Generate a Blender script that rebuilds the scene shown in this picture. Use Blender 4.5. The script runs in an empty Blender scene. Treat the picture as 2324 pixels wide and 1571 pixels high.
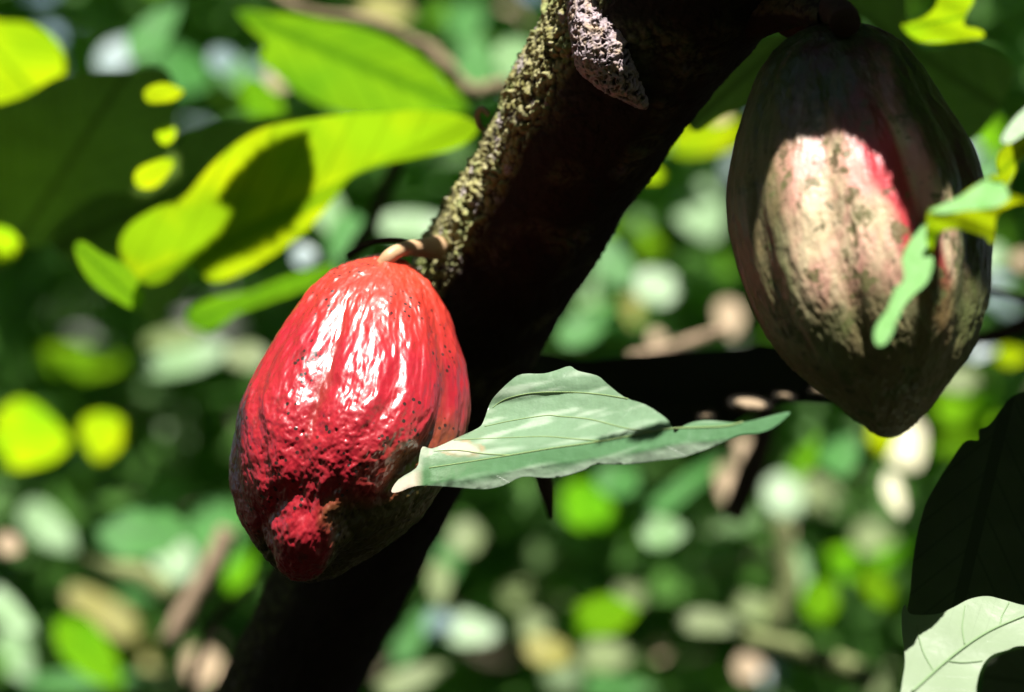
import bpy, math, random
import numpy as np
from mathutils import Vector
from mathutils.geometry import delaunay_2d_cdt

random.seed(7); rng = np.random.default_rng(7)
S = bpy.context.scene
COL = S.collection
# ------------------------------------------------------------------ camera frame: x right, y away, z up
FW = 0.36                       # frame width per metre of distance (100 mm lens on 36 mm film)
CX, CY, WPX = 1162.0, 785.5, 2324.0
def P(x, y, d):
    k = FW*d/WPX
    return np.array([(x-CX)*k, d, (CY-y)*k])
SUN = np.array([0.06, -0.34, 0.0]); SUN[2] = math.sqrt(1-SUN[0]**2-SUN[1]**2)
CAN_C, CAN_M = 0.31, 0.12       # canopy underside: z = CAN_C + CAN_M*y

# ------------------------------------------------------------------ noise (vectorised gradient noise)
_perm = np.random.default_rng(3).permutation(256); _perm = np.concatenate([_perm, _perm, _perm])
_grad = np.random.default_rng(4).normal(size=(256, 3)); _grad /= np.linalg.norm(_grad, axis=1)[:, None]
def pnoise(p):
    p = np.asarray(p, float); i = np.floor(p).astype(int); f = p-i; i &= 255
    u = f*f*f*(f*(f*6-15)+10); out = 0
    for dx in (0, 1):
        for dy in (0, 1):
            for dz in (0, 1):
                h = _perm[_perm[_perm[(i[:, 0]+dx) & 255]+((i[:, 1]+dy) & 255)]+((i[:, 2]+dz) & 255)]
                g = _grad[h]
                d = g[:, 0]*(f[:, 0]-dx)+g[:, 1]*(f[:, 1]-dy)+g[:, 2]*(f[:, 2]-dz)
                w = (u[:, 0] if dx else 1-u[:, 0])*(u[:, 1] if dy else 1-u[:, 1])*(u[:, 2] if dz else 1-u[:, 2])
                out = out+w*d
    return out*1.6
def fbm(p, o=4, g=0.5):
    s = 0; a = 1
    for k in range(o):
        s = s+a*pnoise(p*(2.03**k)+k*17.3); a *= g
    return s
def worley(p):
    """distance to the nearest random point of a unit grid"""
    i = np.floor(p).astype(int); best = np.full(len(p), 9.0)
    for dx in (-1, 0, 1):
        for dy in (-1, 0, 1):
            for dz in (-1, 0, 1):
                c = i+np.array([dx, dy, dz]); m = c & 255
                h = _perm[_perm[_perm[m[:, 0]]+m[:, 1]]+m[:, 2]]
                q = c+0.5+0.5*_grad[h]*0.9
                best = np.minimum(best, np.linalg.norm(p-q, axis=1))
    return best

# ------------------------------------------------------------------ materials
def new_mat(name):
    m = bpy.data.materials.new(name); m.use_nodes = True
    nt = m.node_tree; nt.nodes.clear()
    return m, nt, nt.nodes, nt.links
def N(nt, t, **kw):
    n = nt.nodes.new(t)
    for k, v in kw.items():
        if k in n.inputs.keys(): n.inputs[k].default_value = v
        else: setattr(n, k, v)
    return n
def ramp(nt, fac, stops):
    r = nt.nodes.new('ShaderNodeValToRGB'); e = r.color_ramp.elements
    while len(e) < len(stops): e.new(0.5)
    for q, (p, c) in zip(e, stops):
        q.position = p; q.color = (*c, 1) if len(c) == 3 else c
    nt.links.new(fac, r.inputs[0]); return r.outputs[0]
def mixc(nt, fac, a, b, mode='MIX'):
    m = nt.nodes.new('ShaderNodeMix'); m.data_type = 'RGBA'; m.blend_type = mode
    for s, v in ((m.inputs[0], fac), (m.inputs[6], a), (m.inputs[7], b)):
        if isinstance(v, bpy.types.NodeSocket): nt.links.new(v, s)
        elif isinstance(v, (int, float)): s.default_value = v
        else: s.default_value = (*v, 1)
    return m.outputs[2]
def noise(nt, scale, detail=4, rough=0.5, vec=None, dist=0):
    n = N(nt, 'ShaderNodeTexNoise', Scale=scale, Detail=detail, Roughness=rough, Distortion=dist)
    if vec is not None: nt.links.new(vec, n.inputs['Vector'])
    return n.outputs['Fac']
def math_(nt, op, a, b=0.0):
    m = nt.nodes.new('ShaderNodeMath'); m.operation = op
    for s, v in zip(m.inputs, (a, b)):
        if isinstance(v, bpy.types.NodeSocket): nt.links.new(v, s)
        else: s.default_value = v
    return m.outputs[0]

def leaf_mat(name, top, trans, rough=0.45, spec=0.5, vary=0.25, vein=0.35, tmix=0.5, spots=None, bump=0.3, green=None):
    """thin leaf: diffuse + translucent under a waxy gloss, with vein pattern from the blade's own UV"""
    m, nt, nodes, L = new_mat(name)
    uv = N(nt, 'ShaderNodeUVMap', uv_map='blade').outputs[0]
    sep = nodes.new('ShaderNodeSeparateXYZ'); L.new(uv, sep.inputs[0])
    u, v = sep.outputs[0], sep.outputs[1]
    av = math_(nt, 'ABSOLUTE', v)
    t = math_(nt, 'SUBTRACT', math_(nt, 'MULTIPLY', u, 7.0), math_(nt, 'MULTIPLY', av, 9.0))
    fr = math_(nt, 'ABSOLUTE', math_(nt, 'SUBTRACT', math_(nt, 'FRACT', t), 0.5))
    lat = math_(nt, 'LESS_THAN', fr, 0.05)
    mid = math_(nt, 'LESS_THAN', av, 0.022)
    vn = math_(nt, 'MAXIMUM', math_(nt, 'MULTIPLY', lat, 0.6), mid)
    tc = nodes.new('ShaderNodeTexCoord').outputs['Object']
    oi = nodes.new('ShaderNodeObjectInfo').outputs['Random']
    n1 = noise(nt, 28, 3, 0.5, tc)
    def tint(c):
        c2 = tuple(min(1, x*(1+vary*1.6)) for x in c); c3 = tuple(x*(1-vary) for x in c)
        a = mixc(nt, n1, c3, c2)
        b = mixc(nt, vn, a, tuple(min(1, x*(1-vein)) for x in c))
        if spots:
            sp = noise(nt, 60, 2, 0.6, tc)
            b = mixc(nt, ramp(nt, sp, [(0.62, (0, 0, 0)), (0.68, (1, 1, 1))]), b, spots)
        return b
    hsv = nodes.new('ShaderNodeHueSaturation')
    L.new(math_(nt, 'ADD', math_(nt, 'MULTIPLY', oi, 0.03), 0.485), hsv.inputs['Hue'])
    L.new(math_(nt, 'ADD', math_(nt, 'MULTIPLY', oi, 0.3), 0.85), hsv.inputs['Value'])
    tcol = tint(trans)
    if green is not None:
        n2 = ramp(nt, noise(nt, 11, 2, 0.5, tc), [(0.40, (0, 0, 0)), (0.62, (1, 1, 1))])
        tcol = mixc(nt, n2, tcol, green)
        tcol = mixc(nt, vn, tcol, tuple(x*0.75 for x in green))
    L.new(tcol, hsv.inputs['Color'])
    pb = N(nt, 'ShaderNodeBsdfPrincipled', Roughness=rough)
    pb.inputs['Specular IOR Level'].default_value = spec
    L.new(tint(top), pb.inputs['Base Color'])
    tr = nodes.new('ShaderNodeBsdfTranslucent'); L.new(hsv.outputs[0], tr.inputs['Color'])
    bp = N(nt, 'ShaderNodeBump', Strength=bump, Distance=0.002)
    hh = math_(nt, 'SUBTRACT', noise(nt, 110, 3, 0.5, tc), math_(nt, 'MULTIPLY', vn, 0.8))
    L.new(hh, bp.inputs['Height']); L.new(bp.outputs[0], pb.inputs['Normal'])
    mx = nodes.new('ShaderNodeMixShader'); mx.inputs[0].default_value = tmix
    L.new(pb.outputs[0], mx.inputs[1]); L.new(tr.outputs[0], mx.inputs[2])
    o = nodes.new('ShaderNodeOutputMaterial'); L.new(mx.outputs[0], o.inputs[0])
    return m

M = {}
M['Y'] = leaf_mat('leaf_backlit_yellow', (0.10, 0.20, 0.02), (0.66, 0.80, 0.006), 0.5, 0.3, 0.15, 0.35, 0.74, green=(0.36, 0.64, 0.008))
M['G'] = leaf_mat('leaf_backlit_green', (0.06, 0.20, 0.02), (0.27, 0.60, 0.012), 0.5, 0.3, 0.2, 0.35, 0.70, green=(0.16, 0.46, 0.012))
M['W'] = leaf_mat('leaf_glare_pale', (0.13, 0.26, 0.09), (0.25, 0.45, 0.08), 0.45, 0.5, 0.3, 0.2, 0.2)  # base paled to carry part of the sun glare
M['T'] = leaf_mat('leaf_waxy_green', (0.05, 0.19, 0.035), (0.2, 0.5, 0.06), 0.5, 0.22, 0.35, 0.2, 0.3)
M['B'] = leaf_mat('leaf_sky_tinted', (0.12, 0.19, 0.20), (0.2, 0.35, 0.3), 0.40, 0.6, 0.1, 0.1, 0.12)  # blue base stands in for reflected sky
M['P'] = leaf_mat('leaf_dry_peach', (0.42, 0.31, 0.20), (0.4, 0.28, 0.15), 0.6, 0.3, 0.15, 0.2, 0.25)
M['Q'] = leaf_mat('leaf_cream', (0.66, 0.62, 0.42), (0.5, 0.5, 0.3), 0.5, 0.4, 0.1, 0.1, 0.2)
M['O'] = leaf_mat('leaf_turning', (0.24, 0.22, 0.025), (0.45, 0.42, 0.02), 0.5, 0.4, 0.3, 0.2, 0.35, spots=(0.08, 0.2, 0.02))
M['N'] = leaf_mat('leaf_tan_green', (0.13, 0.18, 0.05), (0.25, 0.32, 0.05), 0.55, 0.4, 0.25, 0.2, 0.25)
M['D'] = leaf_mat('leaf_dark', (0.11, 0.19, 0.06), (0.36, 0.60, 0.10), 0.5, 0.35, 0.3, 0.3, 0.4)
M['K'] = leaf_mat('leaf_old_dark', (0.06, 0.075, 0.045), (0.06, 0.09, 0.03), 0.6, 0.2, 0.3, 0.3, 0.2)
M['C'] = leaf_mat('leaf_canopy', (0.05, 0.10, 0.02), (0.28, 0.46, 0.06), 0.5, 0.3, 0.3, 0.0, 0.6)
M['F'] = leaf_mat('leaf_backdrop', (0.075, 0.19, 0.03), (0.20, 0.42, 0.03), 0.55, 0.3, 0.5, 0.3, 0.35)

def bark_mat(name, lichen=True, cols=((0.016, 0.011, 0.009), (0.045, 0.032, 0.025)), pale=(0.36, 0.33, 0.22)):
    m, nt, nodes, L = new_mat(name)
    tc = nodes.new('ShaderNodeTexCoord').outputs['Object']
    base = mixc(nt, noise(nt, 60, 5, 0.6, tc), cols[0], cols[1])
    pb = N(nt, 'ShaderNodeBsdfPrincipled', Roughness=0.9); pb.inputs['Specular IOR Level'].default_value = 0.15
    if lichen:
        at = nodes.new('ShaderNodeAttribute'); at.attribute_name = 'lichen'
        g = mixc(nt, ramp(nt, noise(nt, 170, 3, 0.6, tc), [(0.38, (0, 0, 0)), (0.62, (1, 1, 1))]), (0.27, 0.25, 0.085), (0.44, 0.41, 0.22))
        g = mixc(nt, ramp(nt, noise(nt, 45, 2, 0.6, tc), [(0.5, (0, 0, 0)), (0.62, (1, 1, 1))]), g, (0.30, 0.33, 0.13))
        g = mixc(nt, ramp(nt, noise(nt, 70, 3, 0.6, tc), [(0.60, (0, 0, 0)), (0.66, (1, 1, 1))]), g, (0.46, 0.40, 0.38))
        base = mixc(nt, at.outputs['Fac'], base, g)
    L.new(base, pb.inputs['Base Color'])
    bp = N(nt, 'ShaderNodeBump', Strength=0.6, Distance=0.0015)
    L.new(noise(nt, 420, 4, 0.7, tc), bp.inputs['Height']); L.new(bp.outputs[0], pb.inputs['Normal'])
    o = nodes.new('ShaderNodeOutputMaterial'); L.new(pb.outputs[0], o.inputs[0])
    return m
M['bark'] = bark_mat('cacao_bark')
M['twig'] = bark_mat('twig_bark', False, ((0.16, 0.12, 0.06), (0.42, 0.33, 0.22)))
M['twig_dark'] = bark_mat('twig_dark_bark', False, ((0.03, 0.022, 0.015), (0.10, 0.06, 0.045)))
M['twig_pale'] = bark_mat('twig_pale_bark', False, ((0.34, 0.24, 0.16), (0.5, 0.37, 0.26)))
M['twig_green'] = bark_mat('twig_green_bark', False, ((0.13, 0.17, 0.06), (0.28, 0.30, 0.14)))
def spur_mat():
    m, nt, nodes, L = new_mat('old_flower_cushion_bark')
    tc = nodes.new('ShaderNodeTexCoord').outputs['Object']
    at = nodes.new('ShaderNodeAttribute'); at.attribute_name = 'lichen'
    c = mixc(nt, at.outputs['Fac'], (0.025, 0.016, 0.015), (0.44, 0.35, 0.38))  # mask follows the wrinkles: dark crevices, pale ridges
    c = mixc(nt, ramp(nt, noise(nt, 120, 3, 0.6, tc), [(0.5, (0, 0, 0)), (0.66, (1, 1, 1))]), c, (0.45, 0.33, 0.24))
    pb = N(nt, 'ShaderNodeBsdfPrincipled', Roughness=0.7); pb.inputs['Specular IOR Level'].default_value = 0.3
    L.new(c, pb.inputs['Base Color'])
    o = nodes.new('ShaderNodeOutputMaterial'); L.new(pb.outputs[0], o.inputs[0]); return m
M['spur'] = spur_mat()

def pod_mat(name, kind):
    m, nt, nodes, L = new_mat(name)
    tc = nodes.new('ShaderNodeTexCoord').outputs['Object']
    a1 = nodes.new('ShaderNodeAttribute'); a1.attribute_name = 'along'      # 0 stalk .. 1 tip
    a2 = nodes.new('ShaderNodeAttribute'); a2.attribute_name = 'furrow'
    a3 = nodes.new('ShaderNodeAttribute'); a3.attribute_name = 'blush_shade'
    mp = N(nt, 'ShaderNodeMapping'); L.new(tc, mp.inputs[0]); mp.inputs['Scale'].default_value = (1, 1, 0.45)
    st = mp.outputs[0]
    if kind == 'red':
        c = mixc(nt, noise(nt, 38, 4, 0.6, st), (0.33, 0.009, 0.024), (0.46, 0.017, 0.030))
        c = mixc(nt, ramp(nt, a1.outputs['Fac'], [(0.02, (1, 1, 1)), (0.30, (0, 0, 0))]), c, (0.60, 0.055, 0.025))
        dark = ramp(nt, noise(nt, 75, 5, 0.7, st), [(0.58, (0, 0, 0)), (0.72, (0.75, 0.75, 0.75))])
        c = mixc(nt, dark, c, (0.10, 0.018, 0.014))
        fur = ramp(nt, a2.outputs['Fac'], [(0.45, (0, 0, 0)), (1.0, (0.55, 0.55, 0.55))])
        c = mixc(nt, fur, c, (0.22, 0.035, 0.02))
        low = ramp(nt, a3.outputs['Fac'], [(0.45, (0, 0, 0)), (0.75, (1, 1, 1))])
        c = mixc(nt, low, c, (0.10, 0.075, 0.02))  # olive-brown skin mixed over the underside, also deepening its shade
        vo = N(nt, 'ShaderNodeTexVoronoi', Scale=210.0); L.new(tc, vo.inputs['Vector'])
        spot = math_(nt, 'MULTIPLY', math_(nt, 'LESS_THAN', vo.outputs['Distance'], 0.24),
                     ramp(nt, noise(nt, 30, 2, 0.5, tc), [(0.50, (0, 0, 0)), (0.56, (1, 1, 1))]))
        c = mixc(nt, spot, c, (0.035, 0.014, 0.012))
        rgh, bs = 0.33, 0.15
    else:
        pat = ramp(nt, noise(nt, 42, 5, 0.6, st), [(0.38, (0, 0, 0)), (0.55, (1, 1, 1))])
        tanc = mixc(nt, noise(nt, 160, 3, 0.6, tc), (0.56, 0.43, 0.25), (0.80, 0.66, 0.46))
        pink = mixc(nt, noise(nt, 90, 3, 0.6, tc), (0.66, 0.24, 0.21), (0.80, 0.45, 0.38))
        c = mixc(nt, pat, tanc, pink)
        red = ramp(nt, a3.outputs['Fac'], [(0.42, (0, 0, 0)), (0.54, (1, 1, 1))])
        c = mixc(nt, red, c, (0.50, 0.045, 0.06))
        top_shade = ramp(nt, a1.outputs['Fac'], [(0.20, (1, 1, 1)), (0.34, (0, 0, 0))])
        c = mixc(nt, math_(nt, 'MULTIPLY', top_shade, 0.5), c, (0.10, 0.06, 0.065))  # stalk end darkened in the colour to deepen its shade
        gr = ramp(nt, noise(nt, 24, 4, 0.6, tc), [(0.52, (0, 0, 0)), (0.62, (1, 1, 1))])
        c = mixc(nt, math_(nt, 'MULTIPLY', gr, 0.22), c, (0.15, 0.14, 0.05))
        fur = ramp(nt, a2.outputs['Fac'], [(0.5, (0, 0, 0)), (1.0, (0.35, 0.35, 0.35))])
        c = mixc(nt, fur, c, (0.13, 0.08, 0.04))
        s2 = ramp(nt, noise(nt, 62, 3, 0.6, tc), [(0.57, (0, 0, 0)), (0.63, (0.85, 0.85, 0.85))])
        c = mixc(nt, s2, c, (0.13, 0.13, 0.05))
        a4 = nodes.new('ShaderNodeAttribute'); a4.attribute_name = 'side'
        side_shade = mixc(nt, ramp(nt, noise(nt, 34, 4, 0.6, st), [(0.42, (0, 0, 0)), (0.6, (1, 1, 1))]), (0.045, 0.065, 0.014), (0.070, 0.024, 0.026))
        c = mixc(nt, ramp(nt, a4.outputs['Fac'], [(0.42, (0, 0, 0)), (0.62, (1, 1, 1))]), c, side_shade)  # olive and maroon skin, also painting the right and top into shade
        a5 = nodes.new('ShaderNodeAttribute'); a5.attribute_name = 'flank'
        c = mixc(nt, ramp(nt, a5.outputs['Fac'], [(0.40, (0, 0, 0)), (0.62, (0.85, 0.85, 0.85))]), c, mixc(nt, noise(nt, 200, 3, 0.6, tc), (0.055, 0.075, 0.020), (0.14, 0.16, 0.055)))  # olive skin, also painting the left and lower parts into shade
        sp = ramp(nt, noise(nt, 72, 4, 0.65, tc), [(0.585, (0, 0, 0)), (0.65, (0.8, 0.8, 0.8))])
        c = mixc(nt, sp, c, (0.075, 0.075, 0.03))
        rgh, bs = 0.40, 0.4
    pb = N(nt, 'ShaderNodeBsdfPrincipled', Roughness=rgh); pb.inputs['Specular IOR Level'].default_value = 0.5
    L.new(c, pb.inputs['Base Color'])
    if kind == 'red':
        pb.inputs['Coat Weight'].default_value = 1.0; pb.inputs['Coat Roughness'].default_value = 0.30; pb.inputs['Specular IOR Level'].default_value = 0.65
    rr = ramp(nt, noise(nt, 130, 4, 0.6, tc), [(0.3, (rgh-.07,)*3), (0.7, (rgh+.12,)*3)])
    L.new(rr, pb.inputs['Roughness'])
    h = math_(nt, 'ADD', noise(nt, 260, 4, 0.6, st), math_(nt, 'MULTIPLY', noise(nt, 90, 4, 0.6, st, 1.0), 1.4))
    bp = N(nt, 'ShaderNodeBump', Strength=bs, Distance=0.0022)
    L.new(h, bp.inputs['Height']); L.new(bp.outputs[0], pb.inputs['Normal'])
    o = nodes.new('ShaderNodeOutputMaterial'); L.new(pb.outputs[0], o.inputs[0])
    return m
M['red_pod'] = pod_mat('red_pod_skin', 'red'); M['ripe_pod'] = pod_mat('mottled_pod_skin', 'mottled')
def plain(name, a, b, scale=60, rough=0.5, spec=0.4, sss=0.0):
    m, nt, nodes, L = new_mat(name)
    tc = nodes.new('ShaderNodeTexCoord').outputs['Object']
    pb = N(nt, 'ShaderNodeBsdfPrincipled', Roughness=rough); pb.inputs['Specular IOR Level'].default_value = spec
    L.new(mixc(nt, noise(nt, scale, 4, 0.6, tc), a, b), pb.inputs['Base Color'])
    bp = N(nt, 'ShaderNodeBump', Strength=0.3, Distance=0.001)
    L.new(noise(nt, scale*4, 3, 0.6, tc), bp.inputs['Height']); L.new(bp.outputs[0], pb.inputs['Normal'])
    o = nodes.new('ShaderNodeOutputMaterial'); L.new(pb.outputs[0], o.inputs[0]); return m
M['stalk'] = plain('stalk_skin', (0.48, 0.27, 0.14), (0.60, 0.42, 0.25))
M['vein'] = plain('leaf_vein', (0.22, 0.34, 0.11), (0.34, 0.44, 0.20), 90)
M['soil'] = plain('leaf_litter_soil', (0.035, 0.028, 0.018), (0.075, 0.055, 0.03), 8, 0.95, 0.1)

# ------------------------------------------------------------------ objects
def link(name, verts, faces, mat, parent=None, smooth=True, attrs=None, uv=None, origin=None):
    verts = np.asarray(verts, float)
    if origin is None: origin = np.zeros(3) if parent is not None else verts.mean(axis=0)
    origin = np.asarray(origin, float)
    off = origin
    me = bpy.data.meshes.new(name)
    if isinstance(faces, np.ndarray):
        nf, k = faces.shape
        me.vertices.add(len(verts)); me.vertices.foreach_set('co', (verts-off).astype(np.float32).ravel())
        me.loops.add(nf*k); me.loops.foreach_set('vertex_index', faces.astype(np.int32).ravel())
        me.polygons.add(nf); me.polygons.foreach_set('loop_start', np.arange(0, nf*k, k, dtype=np.int32))
        me.update(calc_edges=True)
    else:
        me.from_pydata([tuple(v) for v in (verts-off)], [], [tuple(f) for f in faces]); me.update()
    if smooth: me.polygons.foreach_set('use_smooth', [True]*len(me.polygons))
    if uv is not None:
        l = me.uv_layers.new(name='blade'); vi = np.empty(len(me.loops), dtype=np.int32)
        me.loops.foreach_get('vertex_index', vi)
        l.data.foreach_set('uv', np.asarray(uv, np.float32)[vi].ravel())
    for k, a in (attrs or {}).items():
        at = me.attributes.new(k, 'FLOAT', 'POINT'); at.data.foreach_set('value', np.asarray(a, np.float32))
    me.materials.append(mat)
    o = bpy.data.objects.new(name, me); COL.objects.link(o)
    if parent is not None:
        o.parent = parent; o.location = Vector(origin)-parent.location if origin.any() else -parent.location
    else: o.location = origin
    return o
def thing(name, loc):
    o = bpy.data.objects.new(name, None); COL.objects.link(o); o.location = Vector(loc); o.empty_display_size = 0.02
    return o
def tag(o, label, cat=None, group=None, kind=None):
    o['label'] = label
    if cat: o['category'] = cat
    if group: o['group'] = group
    if kind: o['kind'] = kind
    return o

def catmull(pts, n, closed=True):
    p = np.asarray(pts, float); m = len(p); out = []
    rngi = range(m if closed else m-1)
    for i in rngi:
        a, b, c, d = (p[(i-1) % m], p[i], p[(i+1) % m], p[(i+2) % m]) if closed else \
                     (p[max(i-1, 0)], p[i], p[i+1], p[min(i+2, m-1)])
        for t in np.linspace(0, 1, n, endpoint=False):
            out.append(0.5*((2*b)+(c-a)*t+(2*a-5*b+4*c-d)*t*t+(3*b-a-3*c+d)*t**3))
    if not closed: out.append(p[-1])
    return np.array(out)

def inpoly(pts, poly):
    x, y = pts[:, 0], pts[:, 1]; ins = np.zeros(len(pts), bool); n = len(poly)
    for i in range(n):
        x0, y0 = poly[i]; x1, y1 = poly[(i+1) % n]
        c = (y0 > y) != (y1 > y)
        with np.errstate(divide='ignore', invalid='ignore'):
            ins ^= c & (x < (x1-x0)*(y-y0)/(y1-y0+1e-12)+x0)
    return ins
def polydist(pts, poly):
    """distance outside of polygon, 0 inside"""
    best = np.full(len(pts), 1e9); n = len(poly)
    for i in range(n):
        a = poly[i]; b = poly[(i+1) % n]; ab = b-a
        t = np.clip(((pts-a)@ab)/(ab@ab+1e-12), 0, 1)
        best = np.minimum(best, np.linalg.norm(pts-(a+t[:, None]*ab), axis=1))
    best[inpoly(pts, poly)] = 0
    return best

KEEP = []                                            # gaps cut in the added canopy to aim sunlight, polygons in canopy (x, y)
def up_to_canopy(p):
    t = (CAN_C+CAN_M*p[:, 1]-p[:, 2])/(SUN[2]-CAN_M*SUN[1])
    q = p+t[:, None]*SUN
    return q[:, :2]
def lit(poly, D, pad=1.0, fine=False):
    poly = np.asarray(poly, float); c = poly.mean(axis=0); poly = c+(poly-c)*pad
    pts = np.array([P(x, y, D(x, y)) for x, y in poly])
    KEEP.append((up_to_canopy(pts), fine))

def lit_surface(V, px, fine=True, pad=0.0, face=None):
    """gap in the canopy over the verts of a surface that fall inside a picture-unit outline"""
    k = FW*V[:, 1]/WPX; q = np.stack([V[:, 0]/k+CX, CY-V[:, 2]/k], 1)
    m = inpoly(q, np.asarray(px, float))
    if face is not None: m &= face
    h = up_to_canopy(V[m]); h = h[np.lexsort((h[:, 1], h[:, 0]))]
    def half(pts):
        o = []
        for p in pts:
            while len(o) > 1 and (o[-1][0]-o[-2][0])*(p[1]-o[-2][1])-(o[-1][1]-o[-2][1])*(p[0]-o[-2][0]) <= 0: o.pop()
            o.append(p)
        return o
    h = h[::7]; hull = np.array(half(h)[:-1]+half(h[::-1])[:-1])
    if pad: c = hull.mean(axis=0); hull = hull+(hull-c)/np.linalg.norm(hull-c, axis=1)[:, None]*pad
    KEEP.append((hull, fine)); return hull

def sheet(outline, D, res, mid=None, seg=4, thin=0.0):
    """triangulated blade following D(x, y) inside an outline given in picture units"""
    b = catmull(outline, seg)
    lo, hi = b.min(axis=0), b.max(axis=0)
    gx, gy = np.meshgrid(np.arange(lo[0], hi[0], res), np.arange(lo[1], hi[1], res*0.87))
    gx = gx+(np.arange(gx.shape[0]) % 2)[:, None]*res/2
    g = np.stack([gx.ravel(), gy.ravel()], 1)
    g = g[inpoly(g, b)]
    if len(g):
        d = np.full(len(g), 1e9)
        for q in b: d = np.minimum(d, np.hypot(*(g-q).T))
        g = g[d > res*0.45]
    allp = np.concatenate([b, g]) if len(g) else b
    vs, es, fs, *_ = delaunay_2d_cdt([Vector(p) for p in allp], [], [list(range(len(b)))], 1, 1e-4)
    v2 = np.array([(v[0], v[1]) for v in vs])
    v3 = np.array([P(x, y, D(x, y)) for x, y in v2])
    if mid is None:
        c = b.mean(axis=0); w, V = np.linalg.eigh(np.cov((b-c).T)); ax = V[:, 1]
        ts = (b-c)@ax; mid = (c+ax*ts.min(), c+ax*ts.max())
    m0, m1 = np.array(mid[0], float), np.array(mid[1], float); ln = np.linalg.norm(m1-m0); ax = (m1-m0)/ln
    u = ((v2-m0)@ax)/ln; v = (v2-m0)@np.array([-ax[1], ax[0]])/ln
    return v3, [f for f in fs], np.stack([u, v], 1)
def leaf(name, outline, D, mat, res=14, mid=None, seg=4, parent=None, **kw):
    v, f, uv = sheet(outline, D, res, mid, seg)
    o = link(name, v, f, mat, parent=parent, uv=uv, **kw)
    return o

def plane(x0, y0, d0, elev, yaw=0, amp=0.0, wl=120.0, ph=0.0, cup=0.0):
    """distance of a tilted blade: elev > 0 its upper side faces us, elev < 0 its underside does"""
    te = math.tan(math.radians(elev)); ty = math.tan(math.radians(yaw)); k = FW*d0/WPX
    amp *= 0.4
    def D(x, y):
        r = d0+((y0-y)*te+(x-x0)*ty)*k
        if amp: r += amp*(math.sin((x+0.35*y)/wl*6.283+ph)+0.6*math.sin((y-0.4*x)/(wl*0.63)*6.283+ph*2.1))
        if cup: r += cup*(((x-x0)*k)**2+((y-y0)*k)**2)
        return r
    return D

def tube(path, radii, n=12, seg=6, wob=0.0, ell=1.0, close=True):
    """swept tube through 3-D points; returns verts, quads"""
    c = catmull(path, seg, False); r = np.interp(np.linspace(0, 1, len(c)), np.linspace(0, 1, len(radii)), radii)
    t = np.gradient(c, axis=0); t /= np.linalg.norm(t, axis=1)[:, None]
    up = np.array([0, -1.0, 0]); V = []
    for i in range(len(c)):
        a = np.cross(t[i], up); a /= np.linalg.norm(a)+1e-9; b = np.cross(a, t[i])
        for k in range(n):
            th = 2*math.pi*k/n; V.append(c[i]+r[i]*(a*math.cos(th)+b*math.sin(th)))
    V = np.array(V)
    if wob: V += (wob*pnoise(V*120))[:, None]*rng.normal(size=3)
    F = [[i*n+k, i*n+(k+1) % n, (i+1)*n+(k+1) % n, (i+1)*n+k] for i in range(len(c)-1) for k in range(n)]
    if close: F += [list(range(n))[::-1], [(len(c)-1)*n+k for k in range(n)]]
    return V, F

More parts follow.
